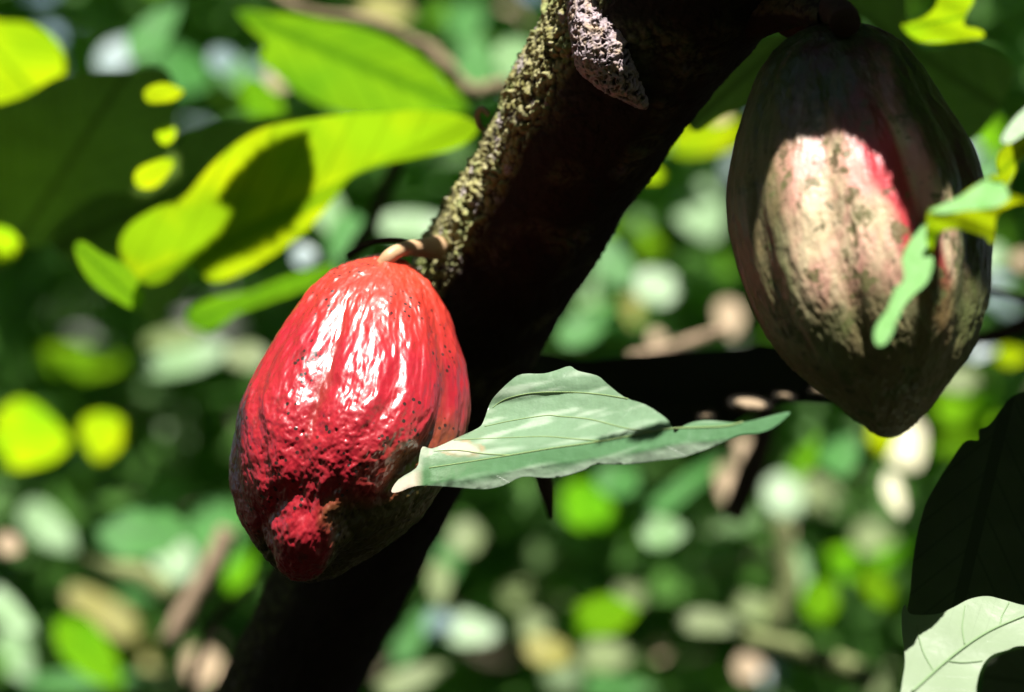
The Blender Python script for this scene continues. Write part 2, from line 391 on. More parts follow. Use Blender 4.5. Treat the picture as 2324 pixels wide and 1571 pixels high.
# ================================================================== the pods
def pod(root_name, T, B, d0, slant, k_tab, off_tab, tilt, nf, furr, amp, mat, label, nose=None, phi0=0.0, blush_shade=None, res=(420, 620), wart=1.0, bow=0.0):
    T, B = np.array(T, float), np.array(B, float); ax = B-T; ln = np.linalg.norm(ax); ax /= ln
    pr = np.array([-ax[1], ax[0]])*-1                 # to the right in the picture
    if pr[0] < 0: pr = -pr
    nt_, nph = res
    th = np.linspace(0, math.pi, nt_)[:, None]*np.ones((1, nph)); ph = np.ones((nt_, 1))*np.linspace(0, 2*math.pi, nph, endpoint=False)[None, :]
    # unit directions: z up (stalk), x right, y away from us; ph = 0 faces us
    qx = np.sin(th)*np.sin(ph); qy = -np.sin(th)*np.cos(ph); qz = np.cos(th)
    s = ((1-qz)/2)
    ks, kv = zip(*k_tab); os_, ov = zip(*off_tab)
    kk = np.interp(s, ks, kv); kw = np.ones(9)/9
    def smooth_tab(tab, s):
        x, y = map(np.array, zip(*tab)); xs = np.linspace(0, 1, 201); yy = np.interp(xs, x, y)
        yp = np.pad(yy, 12, mode='edge'); yy = np.convolve(yp, np.hanning(25)/np.hanning(25).sum(), 'valid')
        return np.interp(s, xs, yy)
    kk = smooth_tab(k_tab, s); off = smooth_tab(off_tab, s)
    # feature frame: pole turned towards us near the tip
    w = np.clip((0.55-qz)/0.9, 0, 1); w = w*w*(3-2*w); a = math.radians(tilt)*w
    fy = qy*np.cos(a)-qz*np.sin(a); fz = qy*np.sin(a)+qz*np.cos(a); fx = qx
    # rotate so that the point facing down-front becomes the pole
    phf = np.arctan2(fx, -fy)+phi0; sf = np.clip((1-fz)/2, 0, 1)
    dirs = np.stack([qx.ravel(), qy.ravel(), qz.ravel()], 1)
    wob = fbm(np.stack([np.sin(phf).ravel()*1.5, np.cos(phf).ravel()*1.5, sf.ravel()*3.0], 1)+5, 3).reshape(s.shape)
    u = (phf+0.06*wob)/(2*math.pi)*nf
    d1 = np.abs(u-np.round(u))*2*math.pi/nf           # deep furrows
    d2 = np.abs((u+0.5)-np.round(u+0.5))*2*math.pi/nf # shallow ones between
    env = np.clip(np.sin(np.clip(sf, 0, 1)*math.pi), 0, 1)**0.55
    g = furr[0]*np.exp(-(d1/0.13)**2)+furr[1]*np.exp(-(d2/0.10)**2)+furr[2]*(np.cos(u*2*math.pi))*0.5
    R = kk*np.sqrt(np.clip(4*s*(1-s), 0, 1))
    k = FW*d0/WPX
    scale = 1-g*env
    # warts and wrinkles, stretched along the pod
    pp = np.stack([fx*6, fy*6, fz*6*0.6], 2).reshape(-1, 3)+phi0*9
    big = fbm(pp*np.array([1, 1, .55]), 3)
    ridge = 1-2*np.abs(pnoise(pp*np.array([2.2, 2.2, 1.0])+9.1+0.5*big[:, None]))
    med = fbm(pp*np.array([3.6, 3.6, 2.2])+31, 4, 0.6)
    low = np.clip((sf.ravel()-0.35)/0.4, 0, 1)
    disp = amp*(1.4*big+0.32*ridge+(0.10+0.52*low)*med)*wart
    pits = np.clip(pnoise(pp*5.5+77)-0.38, 0, 1); disp -= amp*2.2*pits*low
    disp = (disp.reshape(s.shape))*np.clip(np.sin(th)*3, 0, 1)
    if nose is not None:
        nr, nh, gr, gd = nose
        dd = np.arccos(np.clip(-fz, -1, 1)); dd = dd*(1+0.14*fbm(pp*0.9+3, 2).reshape(s.shape))
        disp += nh*np.exp(-(dd/nr)**4)*(1+0.0*dd)-gd*np.exp(-((dd-gr)/0.10)**2)
    # centre line and ring
    alongpx = s*ln
    cx = T[0]+ax[0]*alongpx+pr[0]*off; cy = T[1]+ax[1]*alongpx+pr[1]*off
    Rw = R*k*scale
    sp_, cp_ = np.sin(ph), np.cos(ph)
    X = (cx-CX)*k+pr[0]*Rw*sp_; Z = (CY-cy)*k-pr[1]*Rw*sp_
    dep = d0+slant*(s-0.5)+bow*((s-0.75)**2-0.06)
    Y = dep-Rw*cp_
    pos = np.stack([X, Y, Z], 2)
    # displace along a smooth outward direction
    nrm = np.stack([qx*1.0, qy, qz*0.62], 2); nrm /= np.linalg.norm(nrm, axis=2)[..., None]
    # turn x/z into the picture axis of the pod
    nx = nrm[..., 0]*pr[0]-nrm[..., 2]*ax[0]; nz = -nrm[..., 0]*pr[1]+nrm[..., 2]*(ax[1])
    nn = np.stack([nx, nrm[..., 1], nz], 2)
    pos = pos+nn*disp[..., None]
    V = pos.reshape(-1, 3)
    i = np.arange(nt_-1)[:, None]*nph; j = np.arange(nph)[None, :]; jn = (j+1) % nph
    F = np.stack([i+j, i+nph+j, i+nph+jn, i+jn], 2).reshape(-1, 4)
    fur = np.clip(np.exp(-(d1/0.10)**2)+0.6*np.exp(-(d2/0.08)**2), 0, 1)*env
    bl = np.zeros(s.shape) if blush_shade is None else blush_shade(phf, sf, qx, qy, qz, wob)
    top = P(*T, d0-slant*0.5)
    root = thing(root_name, top)
    husk = link('husk', V, F, mat, parent=root, attrs={'along': sf.ravel(), 'furrow': fur.ravel(), 'blush_shade': bl.ravel(),
        'side': (0.5+1.2*np.maximum(qx-0.40-0.22*np.clip((sf-0.35)*3, -1, 1), 0.22-sf)+0.16*wob+0.04*med.reshape(s.shape)).ravel(), 'flank': (0.5+1.3*np.maximum(-qx-0.55, sf-0.66)+0.14*wob).ravel()})  # masks for skin toned darker where the pod lies in shade
    tag(root, label, 'cacao pod')
    return root, husk, V

def underside_shade(phf, sf, qx, qy, qz, wob):
    return 0.5+0.9*(qx-0.66)+0.5*(sf-0.55)+0.22*wob+2.6*np.clip(-qz-0.36, 0, 1)*(1-np.exp(-((1-sf)/0.03)**2))  # olive-brown tone, widened below to paint the underside's shade
red, red_husk, redV = pod('cacao_pod', (864, 566), (672, 1318), 1.715, -0.01,
    [(0, 120), (.02, 170), (.05, 215), (.10, 228), (.19, 231), (.28, 239), (.41, 250), (.5, 258), (.63, 254), (.77, 249), (.87, 230), (.95, 195), (1, 180)],
    [(0, 20), (.03, 24), (.075, 26), (.19, 30), (.28, 40), (.41, 40), (.5, 34), (.63, 20), (.77, 12), (.87, 5), (1, 0)],
    38, 5, (0.075, 0.04, 0.055), 0.00085, M['red_pod'],
    'glossy crimson cacao pod hanging in full sun from the left edge of the mossy trunk',
    nose=(0.29, 0.0115, 0.46, 0.003), phi0=0.35, blush_shade=underside_shade, bow=0.065)
# stalk: short peach coloured knuckle bent into the trunk
v, f = tube([P(868, 602, 1.735), P(884, 582, 1.735), P(908, 568, 1.742), P(942, 563, 1.765), P(990, 562, 1.80)],
            [.0044, .0046, .0044, .0052, .0078], 20, 8, 0.0004)
link('stalk', v, f, M['stalk'], parent=red)

def blush_mott(phf, sf, qx, qy, qz, wob):
    return 0.5+1.5*(0.15-np.abs(qx-0.20-0.75*(sf-0.45)))+0.10*wob-2.0*np.clip(np.abs(sf-0.47)-0.22, 0, 1)
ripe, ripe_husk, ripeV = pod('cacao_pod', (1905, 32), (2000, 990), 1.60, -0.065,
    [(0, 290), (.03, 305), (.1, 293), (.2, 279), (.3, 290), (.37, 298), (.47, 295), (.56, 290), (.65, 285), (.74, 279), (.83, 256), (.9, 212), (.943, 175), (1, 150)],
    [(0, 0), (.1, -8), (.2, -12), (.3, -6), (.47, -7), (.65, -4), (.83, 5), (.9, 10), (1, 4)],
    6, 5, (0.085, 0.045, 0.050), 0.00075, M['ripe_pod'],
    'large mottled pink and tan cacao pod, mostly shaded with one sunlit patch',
    phi0=0.30, blush_shade=blush_mott)
v, f = tube([P(1918, 52, 1.565+.02), P(1905, 30, 1.60), P(1870, 28, 1.65), P(1800, 35, 1.70)], [.009, .0085, .010, .014], 20, 8, 0.0004)
link('stalk', v, f, M['twig_dark'], parent=ripe)

# ================================================================== the trunk
def trunk_mesh(cpx, nring, nseg, amp_big, amp_lump):
    x, y, r, d = (np.array(c, float) for c in zip(*cpx))
    t = np.linspace(0, 1, nseg); k = np.linspace(0, 1, len(x))
    def sm(a):
        q = np.interp(t, k, a); w = int(nseg*0.10)|1; qp = np.pad(q, w//2, mode='reflect', reflect_type='odd')
        return np.convolve(qp, np.hanning(w+2)[1:-1]/np.hanning(w+2)[1:-1].sum(), 'valid')[:nseg]
    x, y, r, d = map(sm, (x, y, r, d))
    kk = FW*d/WPX
    c = np.stack([(x-CX)*kk, d, (CY-y)*kk], 1); R = r*kk
    tg = np.gradient(c, axis=0); tg /= np.linalg.norm(tg, axis=1)[:, None]
    a = np.cross(tg, np.array([0, 1.0, 0])); a /= np.linalg.norm(a, axis=1)[:, None]
    a[a[:, 0] < 0] *= -1                                 # a: to the right
    b = np.cross(a, tg); b[b[:, 1] > 0] *= -1            # b: towards us
    th = np.linspace(0, 2*math.pi, nring, endpoint=False)
    dirs = a[:, None, :]*np.sin(th)[None, :, None]+b[:, None, :]*np.cos(th)[None, :, None]
    base = c[:, None, :]+dirs*R[:, None, None]
    p = base.reshape(-1, 3); D = dirs.reshape(-1, 3)
    upness = D@np.array([-0.55, 0.0, 0.83])
    lit_lichen = np.clip((upness-0.12)/0.25, 0, 1)  # lichen kept to the sunlit side so the shaded front stays dark
    lit_lichen = np.clip(lit_lichen+0.25*fbm(p*25, 2), 0, 1)*np.clip((p[:, 2]+0.09)/0.08, 0.12, 1)  # pale tone thinned lower down to keep the shaded base dark
    big = fbm(p*16, 3)
    st = np.stack([p@np.array([.87, 0, -.48]), p[:, 1], (p@np.array([.48, 0, .87]))*0.55], 1)
    lump = np.clip(1-1.5*worley(st*150+2*pnoise(p*50)[:, None]), 0, 1)
    lump2 = np.clip(1-1.5*worley(p*380+11), 0, 1)
    crack = np.abs(pnoise(st*np.array([110, 110, 60])))
    mask = np.clip(0.5+1.2*pnoise(p*60+3), 0.1, 1)
    disp = amp_big*big+amp_lump*(1.3*lump*mask+0.5*lump2-0.8*np.clip(0.25-crack, 0, 1)*2)*np.clip(0.3+lit_lichen, 0, 1)
    p = p+D*disp[:, None]
    lc = np.clip(lit_lichen*1.2*(0.02+1.15*np.clip(lump*2.2+lump2*.8, 0, 1)), 0, 1)
    i = np.arange(nseg-1)[:, None]*nring; j = np.arange(nring)[None, :]; jn = (j+1) % nring
    F = np.stack([i+j, i+jn, i+nring+jn, i+nring+j], 2).reshape(-1, 4)
    return p, F, lc
tree = thing('cacao_tree', P(560, 1720, 2.0))
tag(tree, 'thick leaning cacao trunk with black shaded front and pale lichen along its left edge', 'tree')
TR = [(420, 2000, 148, 2.13), (545, 1780, 146, 2.07), (655, 1571, 145, 2.02), (765, 1330, 147, 1.97), (905, 1050, 157, 1.92), (1045, 780, 171, 1.873),
      (1163, 560, 178, 1.83), (1262, 400, 180, 1.80), (1372, 200, 197, 1.763), (1500, 0, 234, 1.727), (1640, -200, 254, 1.69), (1760, -400, 244, 1.65)]
p_, F_, lc_ = trunk_mesh(TR, 520, 900, 0.0022, 0.0042)
trunkV = p_
link('trunk', p_, F_, M['bark'], parent=tree, attrs={'lichen': lc_})
p_, F_, lc_ = trunk_mesh([(1480, 40, 120, 1.74), (1560, 50, 112, 1.73), (1650, 35, 82, 1.71), (1740, 22, 62, 1.68), (1820, 22, 40, 1.65), (1880, 40, 26, 1.62)], 120, 160, 0.002, 0.0016)
link('branch', p_, F_, M['bark'], parent=tree, attrs={'lichen': lc_*0.2})
# old flower cushion: a withered spur on the front of the trunk
def spur():
    path = [P(1335, -90, 1.708), P(1345, -10, 1.702), P(1362, 65, 1.694), P(1374, 125, 1.690), P(1396, 165, 1.690), P(1428, 202, 1.694), P(1466, 244, 1.702)]
    v, f = tube(path, [.0148, .0152, .0176, .0178, .0128, .0078, .0012], 300, 70)
    cr = fbm(v*np.array([260, 260, 170]), 3); w = worley(v*330)
    wr = 1-2*np.abs(pnoise(v*230+0.6*cr[:, None]))
    cen = v.reshape(-1, 300, 3).mean(axis=1, keepdims=True); D = (v.reshape(-1, 300, 3)-cen); D /= np.linalg.norm(D, axis=2)[..., None]+1e-9
    v = v+(D.reshape(-1, 3))*(0.0019*np.clip(wr, -1, 0.6)+0.0009*cr+0.0012*np.clip(0.45-w, -1, 1))[:, None]
    return v, f, np.clip(0.15+1.15*wr, 0, 1)
v, f, a_ = spur(); spurV = v; link('flower_cushion', v, f, M['spur'], parent=tree, attrs={'lichen': a_})
v, f = tube([P(1108, 300, 1.80), P(1090, 288, 1.80), P(1083, 262, 1.795), P(1093, 246, 1.79), P(1110, 262, 1.79)], [.0016, .0020, .0020, .0020, .0014], 12, 6, 0.0005)
link('twig_stub', v, f, M['twig'], parent=tree)
v, f = tube([P(985, 600, 1.83), P(960, 572, 1.80), P(925, 549, 1.79), P(875, 545, 1.79), P(830, 556, 1.80), P(792, 578, 1.82)], [.003, .0022, .0018, .0018, .0018, .0022], 12, 8, 0.0004)
link('twig', v, f, M['twig_dark'], parent=tree)
v, f = tube([P(1225, 1060, 1.87), P(1240, 1110, 1.87), P(1252, 1178, 1.87)], [.0060, .0056, .0012], 14, 8, 0.0003)
o = link('dead_twig', v, f, M['twig_dark']); tag(o, 'short black twig end pointing down below the pale sunlit leaf', 'twig')

# ================================================================== leaves near the focus
FL = [(888,1115),(905,1088),(945,1062),(952,1035),(959,1014),(978,1018),(1000,1011),(1036,994),(1084,972),(1097,957),(1110,921),(1123,899),(1159,864),(1185,849),(1233,848),(1264,840),
      (1293,831),(1312,842),(1356,853),(1378,871),(1418,902),(1466,919),(1510,948),(1526,970),(1532,983),(1554,965),(1598,954),(1664,959),(1695,957),(1752,943),(1787,935),(1791,941),
      (1756,970),(1721,983),(1677,987),(1616,1014),(1554,1036),(1501,1044),(1422,1053),(1352,1053),(1326,1066),(1273,1082),(1233,1084),(1185,1082),(1141,1102),(1097,1110),(1036,1106),(974,1102),(939,1104),(904,1117)]
MIDX = [888, 974, 1159, 1356, 1524, 1688, 1790]; MIDY = [1108, 1062, 1033, 1003, 972, 957, 938]
def D_front(x, y):
    ym = np.interp(x, MIDX, MIDY); h = ym-y
    d = 1.622-(x-1160)*0.00013
    k = 0.000271
    if h > 0: d += h*k*1.25
    else: d += h*k*1.0
    # ripples between the side veins, and edges that roll over
    d += 0.0022*math.sin((x-0.55*h)/62.0)*min(1, abs(h)/40)
    if h < -35: d += (h+35)*k*-1.6*0.55
    if h > 120: d += -(h-120)*k*0.75
    if h > 0: d += 0.0035*math.sin((h)/26.0+x/240)*min(1, h/40)
    d += 0.00014*math.sin(x/9.0+h/14.0)*math.sin(h/7.5-x/31.0)*min(1, abs(h)/14)+0.00030*math.sin(x/23.0-h/15.0+2*math.sin(x/70.0))*(1 if h > 0 else max(0, 1+h/40))
    return d
def front_mat():
    m = leaf_mat('front_leaf_blade', (0.055, 0.175, 0.060), (0.12, 0.34, 0.05), 0.36, 1.0, 0.18, 0.0, 0.22, bump=0.5)
    nt = m.node_tree; L = nt.links
    pb = [n for n in nt.nodes if n.type == 'BSDF_PRINCIPLED'][0]
    src = pb.inputs['Base Color'].links[0].from_socket
    at = nt.nodes.new('ShaderNodeAttribute'); at.attribute_name = 'dry'
    L.new(mixc(nt, at.outputs['Fac'], src, (0.78, 0.64, 0.52)), pb.inputs['Base Color'])
    at2 = nt.nodes.new('ShaderNodeAttribute'); at2.attribute_name = 'scorch'
    src = pb.inputs['Base Color'].links[0].from_socket
    c = mixc(nt, at2.outputs['Fac'], src, (0.55, 0.20, 0.06)); 
    at3 = nt.nodes.new('ShaderNodeAttribute'); at3.attribute_name = 'painted_sheen'
    L.new(mixc(nt, at3.outputs['Fac'], c, (0.42, 0.54, 0.40)), pb.inputs['Base Color'])
    return m
fr = thing('cacao_leaf', P(1791, 941, D_front(1791, 941)))
tag(fr, 'pale sunlit wavy leaf with dried left tip, lying across the trunk beside the red pod', 'leaf')
v, f, uv = sheet(FL, D_front, 5.0, ((900, 1100), (1790, 938)), 3)
kx = v[:, 0]/(FW*v[:, 1]/WPX)+CX; ky = CY-v[:, 2]/(FW*v[:, 1]/WPX)
dry = np.clip((962-kx)/26+0.0, 0, 1)*1.0
e1 = np.hypot((kx-1040)/52, (ky-1016-0.10*(kx-1040))/17); e2 = np.hypot((kx-966)/16, (ky-1022)/14)
nz = 0.25*pnoise(np.stack([kx/18, ky/12, 0*kx], 1))
dry = np.maximum(dry, np.clip((1.0+nz-e1)*5, 0, 1)*0.85); dry = np.maximum(dry, np.clip((1.1-e2)*4, 0, 1))
scorch = np.clip(1-np.abs(e1-1.06-nz)*6.0, 0, 1)*0.8
ymid = np.interp(kx, MIDX, MIDY); hh = ymid-ky
pat = fbm(np.stack([(kx+0.5*hh)/150, (hh-0.10*kx)/24, 0*kx+3], 1), 2)
painted_sheen = 0.30*np.clip((hh+4)/22, 0, 1)+0.75*np.clip(pat*1.9, 0, 1)*np.clip(hh/16, 0, 1)+0.9*np.clip((-hh-32+14*pat)/20, 0, 1)+0.10  # silvery sheen and bright rolled edge painted as paler colour
painted_sheen = np.clip(painted_sheen, 0, 0.92)*np.clip(1.15-(kx-1500)/500*0.6, 0.4, 1)
link('blade', v, f, front_mat(), parent=fr, uv=uv, attrs={'dry': dry, 'scorch': scorch, 'painted_sheen': painted_sheen})
def vein(pts, r0, r1, nm='vein'):
    c = catmull(pts, 10, False); path = [P(x, y, D_front(x, y)-0.0003) for x, y in c]
    v, f = tube(path, [r0, (r0+r1)/2, r1], 6, 1); link(nm, v, f, M['vein'], parent=fr)
vein([(1686, 958), (1640, 968), (1524, 973), (1440, 988), (1356, 1003), (1250, 1018), (1159, 1033), (1060, 1049), (974, 1062)], .0005, .0003, 'midrib')
vein([(1365, 1001), (1300, 996), (1240, 991), (1160, 993), (1090, 996), (1030, 999)], .00032, .0002)
vein([(1484, 980), (1420, 972), (1340, 952), (1270, 945), (1238, 943), (1160, 955), (1100, 968)], .00032, .0002)
vein([(1425, 905), (1360, 895), (1290, 890), (1210, 892), (1150, 905), (1118, 925)], .0003, .0002)
vein([(1159, 1033), (1100, 1030), (1040, 1022), (985, 1024)], .0003, .0002)
lit(FL[:23], lambda x, y: D_front(x, y), 1.08, True)
lit([(1570, 975), (1640, 955), (1700, 950), (1795, 930), (1756, 975), (1677, 990), (1554, 1040), (1500, 1050), (1300, 1085), (1141, 1110), (950, 1112), (950, 1040), (1300, 1010), (1490, 1006), (1530, 1006)], D_front, 1.02, True)

lit([(1500,1000),(1560,960),(1640,945),(1700,940),(1800,920),(1815,945),(1760,985),(1677,1000),(1554,1045)], D_front, 1.1, True)
# bottom-right pale leaf with darker one in front and a black one behind
BL = [(2050,1378),(2056,1374),(2064,1392),(2090,1396),(2130,1393),(2165,1378),(2200,1360),(2240,1353),(2280,1362),(2324,1374),(2400,1385),(2470,1440),(2440,1480),(2324,1466),(2285,1476),(2250,1488),(2228,1515),(2216,1560),(2210,1640),(2120,1700),(2040,1640),(2046,1560),(2054,1500),(2047,1440),(2046,1400)]
Dbl = plane(2200, 1480, 1.60, 52, 8, 0.004, 210, 1.0)
o = leaf('cacao_leaf', BL, Dbl, leaf_mat('pale_leaf', (0.24, 0.31, 0.20), (0.2, 0.4, 0.1), 0.36, 0.8, 0.12, 0.0, 0.15), 12, ((2060, 1570), (2324, 1390)), 4)
tag(o, 'pale whitish green leaf in sun at the lower right corner', 'leaf'); lit(BL, Dbl, 1.05, True)
M['rib'] = plain('corner_midrib', (0.17, 0.26, 0.13), (0.21, 0.31, 0.16))
vv = [P(x, y, Dbl(x, y)-.0008) for x, y in catmull([(2070, 1570), (2160, 1490), (2240, 1435), (2330, 1395)], 8, False)]
v, f = tube(vv, [.0009, .0007], 8, 1); mm = link('midrib', v, f, M['rib'], parent=o)
for a_, b_ in (((2120, 1525), (2080, 1420)), ((2190, 1463), (2190, 1375)), ((2270, 1420), (2290, 1368)), ((2150, 1500), (2230, 1500))):
    vv = [P(x, y, Dbl(x, y)-.0006) for x, y in catmull([a_, ((a_[0]+b_[0])/2-6, (a_[1]+b_[1])/2+4), b_], 6, False)]
    v, f = tube(vv, [.0005, .0003], 6, 1); link('vein', v, f, M['rib'], parent=o)
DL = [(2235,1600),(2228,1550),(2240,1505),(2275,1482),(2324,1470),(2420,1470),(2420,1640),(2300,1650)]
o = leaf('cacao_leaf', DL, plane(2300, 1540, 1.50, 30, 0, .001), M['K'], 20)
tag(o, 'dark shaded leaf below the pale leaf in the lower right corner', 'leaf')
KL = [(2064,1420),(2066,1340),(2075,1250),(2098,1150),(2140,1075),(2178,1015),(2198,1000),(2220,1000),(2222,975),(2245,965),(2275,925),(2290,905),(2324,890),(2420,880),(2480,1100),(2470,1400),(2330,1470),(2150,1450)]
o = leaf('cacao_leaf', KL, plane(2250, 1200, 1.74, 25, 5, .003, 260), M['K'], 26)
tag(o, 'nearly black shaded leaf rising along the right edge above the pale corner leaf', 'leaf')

# dark leaf behind the trunk with sun flecks
CL = [(1130,812),(1230,800),(1315,818),(1400,812),(1500,803),(1600,796),(1690,790),(1740,782),(1850,810),(1900,880),(1890,912),(1860,916),(1790,915),(1700,940),(1640,975),(1560,1010),(1460,1030),(1330,1040),(1180,1000),(1090,930),(1080,860)]
Dcl = plane(1450, 900, 1.98, 58, 3, .012, 420)
brn = leaf_mat('shade_dark_leaf', (0.018, 0.014, 0.009), (0.015, 0.01, 0.006), 0.8, 0.2, 0.2, 0.2, 0.2)  # brown-black base colour keeps this shaded leaf dark
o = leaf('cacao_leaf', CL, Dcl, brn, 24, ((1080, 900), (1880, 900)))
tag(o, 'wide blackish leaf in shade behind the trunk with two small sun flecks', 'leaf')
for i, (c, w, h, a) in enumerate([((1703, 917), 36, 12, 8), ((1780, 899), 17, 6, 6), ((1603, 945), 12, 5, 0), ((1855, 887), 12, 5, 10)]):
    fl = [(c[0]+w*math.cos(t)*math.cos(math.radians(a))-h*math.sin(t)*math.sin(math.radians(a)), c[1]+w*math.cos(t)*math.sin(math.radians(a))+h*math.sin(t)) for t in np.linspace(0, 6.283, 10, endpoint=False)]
    o = leaf('sun_fleck', fl, (lambda x, y, D=Dcl: D(x, y)-0.006), M['P'], 8)  # pale sheets painted in as sun flecks
    tag(o, ['tan painted sun fleck, widest of those on the blackish leaf', 'small tan painted sun fleck nearest above the widest fleck on the blackish leaf',
            'tiny reddish painted sun fleck just above the pale leaf tip', 'tiny painted sun fleck on the blackish leaf beside the mottled pod'][i], 'sun fleck', 'painted sun flecks on the blackish leaf')
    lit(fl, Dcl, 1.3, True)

# right-edge curling leaf hanging in front of the mottled pod
C1 = [(2106,478),(2125,468),(2160,455),(2205,425),(2255,397),(2276,402),(2290,432),(2324,446),(2380,450),(2380,470),(2324,462),(2290,470),(2262,490),(2258,530),(2256,548),(2246,552),(2238,540),(2200,525),(2160,520),(2130,530),(2118,560),(2112,575),(2102,545)]
Dc1 = plane(2200, 480, 1.42, -35, 5, .002, 90)
o = leaf('cacao_leaf', C1, Dc1, M['Y'], 9, ((2106, 500), (2300, 440))); lit(C1, Dc1, 1.0, True)
tag(o, 'bright yellow-green curled leaf crossing the right side of the mottled pod', 'leaf')
C1b = [(2108,480),(2135,466),(2180,445),(2230,412),(2262,402),(2285,430),(2290,452),(2262,470),(2220,476),(2180,480),(2140,484)]
o2 = leaf('folded_edge', C1b, plane(2200, 440, 1.405, 38, 0, .001, 120), leaf_mat('folded_edge', (0.12, 0.36, 0.06), (0.3, 0.6, 0.03), 0.5, 0.3, 0.1, 0, 0.25), 9, parent=o)
lit(C1b, plane(2200, 440, 1.405, 38), 1.0, True)
C2 = [(2104,508),(2112,560),(2118,600),(2105,640),(2075,668),(2055,690),(2040,720),(2022,765),(2008,782),(1994,786),(1985,775),(1984,750),(1996,725),(2012,705),(2022,680),(2030,655),(2048,640),(2052,620),(2046,590),(2056,560),(2078,530)]
Dc2 = plane(2060, 640, 1.42, 34, -10)
o = leaf('cacao_leaf', C2, Dc2, leaf_mat('hanging_tip', (0.12, 0.36, 0.06), (0.3, 0.6, 0.03), 0.5, 0.3, 0.15, 0, 0.25), 9, ((2000, 770), (2104, 510))); lit(C2, Dc2, 1.0, True)
tag(o, 'pale green leaf tip dangling with a droplet-shaped end before the mottled pod', 'leaf')
C3 = [(2268,345),(2285,330),(2324,300),(2400,260),(2400,330),(2324,355),(2300,400),(2282,425),(2272,400),(2262,370)]
Dc3 = plane(2300, 350, 1.44, -40, 0, .001); o = leaf('cacao_leaf', C3, Dc3, M['Y'], 10); lit(C3, Dc3, 0.95)
tag(o, 'yellow-green leaf piece at the right edge above the curled leaf', 'leaf')
C4 = [(2272,318),(2290,285),(2324,248),(2400,190),(2400,255),(2324,305),(2290,325)]
Dc4 = plane(2310, 280, 1.43, 40); o = leaf('cacao_leaf', C4, Dc4, M['W'], 10); lit(C4, Dc4, 0.95)
tag(o, 'whitish leaf sliver at the right edge, uppermost beside the mottled pod', 'leaf')

# sunlit patch of the mottled pod; the canopy shades the rest
fr_ = ripeV[:, 1] < 1.60
lit_surface(ripeV, [(1775,330),(1810,318),(1850,316),(1900,310),(1940,322),(1975,360),(2000,400),(2025,455),(2058,505),(2080,600),(2070,760),(1960,860),(1800,800),(1740,680),(1722,600),(1722,520),(1730,450),(1748,390)], True, 0.0, fr_)
#lit_surface(ripeV, [(2085,640),(2125,640),(2125,760),(2090,760)], True, 0, fr_)
#lit_surface(ripeV, [(1668,545),(1690,560),(1696,620),(1742,700),(1710,700),(1680,620)], True, 0, fr_)
# red pod: everything right of the leaf shadow on its left flank
fr_ = redV[:, 1] < 1.74
lit_surface(redV, [(850,560),(900,540),(1000,560),(1100,800),(1100,1100),(900,1330),(590,1330),(560,1200),(556,1050),(596,950),(645,870),(694,800),(752,735),(806,675),(845,622)], True, 0.0, fr_)
lit([(880,560),(1010,530),(1020,620),(900,600)], lambda x, y: 1.76, 1, True)
# trunk rim
fr_ = trunkV[:, 1] < np.interp(trunkV[:, 2], [P(0, 1571, 1.985)[2], P(0, 0, 1.745)[2]], [1.985, 1.745])
for seg_ in ([(1190,-40),(1280,-40),(1262,90),(1200,195),(1120,200)],[(1110,190),(1175,180),(1125,340),(1050,340)],[(1040,320),(1110,320),(1068,480),(1000,480)],
             [(980,460),(1050,460),(1020,600),(930,600)],[(940,560),(1060,560),(1030,680),(960,680)]):
    lit_surface(trunkV, seg_, True, 0.003, fr_)
lit_surface(spurV, [(1302,-70),(1500,-70),(1500,300),(1302,200)], True, 0.0)

# ================================================================== big leaves at the upper left
A = [(-60,250),(0,235),(60,215),(130,175),(200,163),(290,160),(365,152),(392,180),(402,215),(400,262),(392,330),(350,400),(270,470),(180,520),(120,550),(60,560),(20,520),(-60,480)]
Da = plane(200, 350, 2.35, -48, 0, .004, 260)
o = leaf('cacao_leaf', A, Da, M['D'], 26, ((60, 520), (285, 170)))
tag(o, 'large dark green shaded leaf at the left edge with a visible midrib', 'leaf')
Bq = [(280,600),(272,550),(300,505),(360,470),(415,450),(470,385),(530,330),(600,290),(690,272),(760,262),(850,258),(950,250),(1040,262),(1078,278),(1082,300),(1040,335),(960,355),(880,372),(800,400),(760,450),(700,520),(620,580),(540,625),(480,640),(430,600),(380,635),(340,645),(300,625)]
Db = plane(650, 420, 2.16, -46, 0, .004, 330, .5)
o = leaf('cacao_leaf', Bq, Db, M['Y'], 22, ((330, 640), (1080, 280)))
tag(o, 'large backlit yellow-green leaf dappled with shade, left of the trunk', 'leaf')
lit([(412,455),(416,430),(466,380),(526,325),(590,288),(690,262),(696,288),(640,304),(585,330),(540,376),(508,420),(465,458)], Db, 1, True)
lit([(268,560),(266,520),(310,485),(380,462),(410,475),(440,486),(495,472),(518,480),(505,510),(455,560),(400,600),(350,655),(315,640)], Db, 1, True)
lit([(697,258),(850,245),(1090,245),(1100,300),(960,360),(880,375),(800,400),(760,450),(700,530),(610,605),(480,665),(450,650),(485,620),(590,575),(672,525),(715,440),(722,390),(712,340)], Db, 1, True)
A2 = [(120,560),(140,500),(230,440),(300,430),(400,330),(420,300),(560,270),(700,262),(720,300),(640,420),(540,520),(420,600),(430,640),(380,700),(350,740),(300,690),(220,640)]
Da2 = plane(400, 480, 2.30, -40, 0, .003, 280)
o = leaf('cacao_leaf', A2, Da2, M['D'], 26, ((140, 560), (700, 290)))
tag(o, 'olive shaded leaf between the dark left leaf and the dappled yellow leaf', 'leaf')
lit([(300,400),(310,375),(350,352),(390,350),(405,370),(390,400),(340,430),(305,432)], Da2, 1, True)
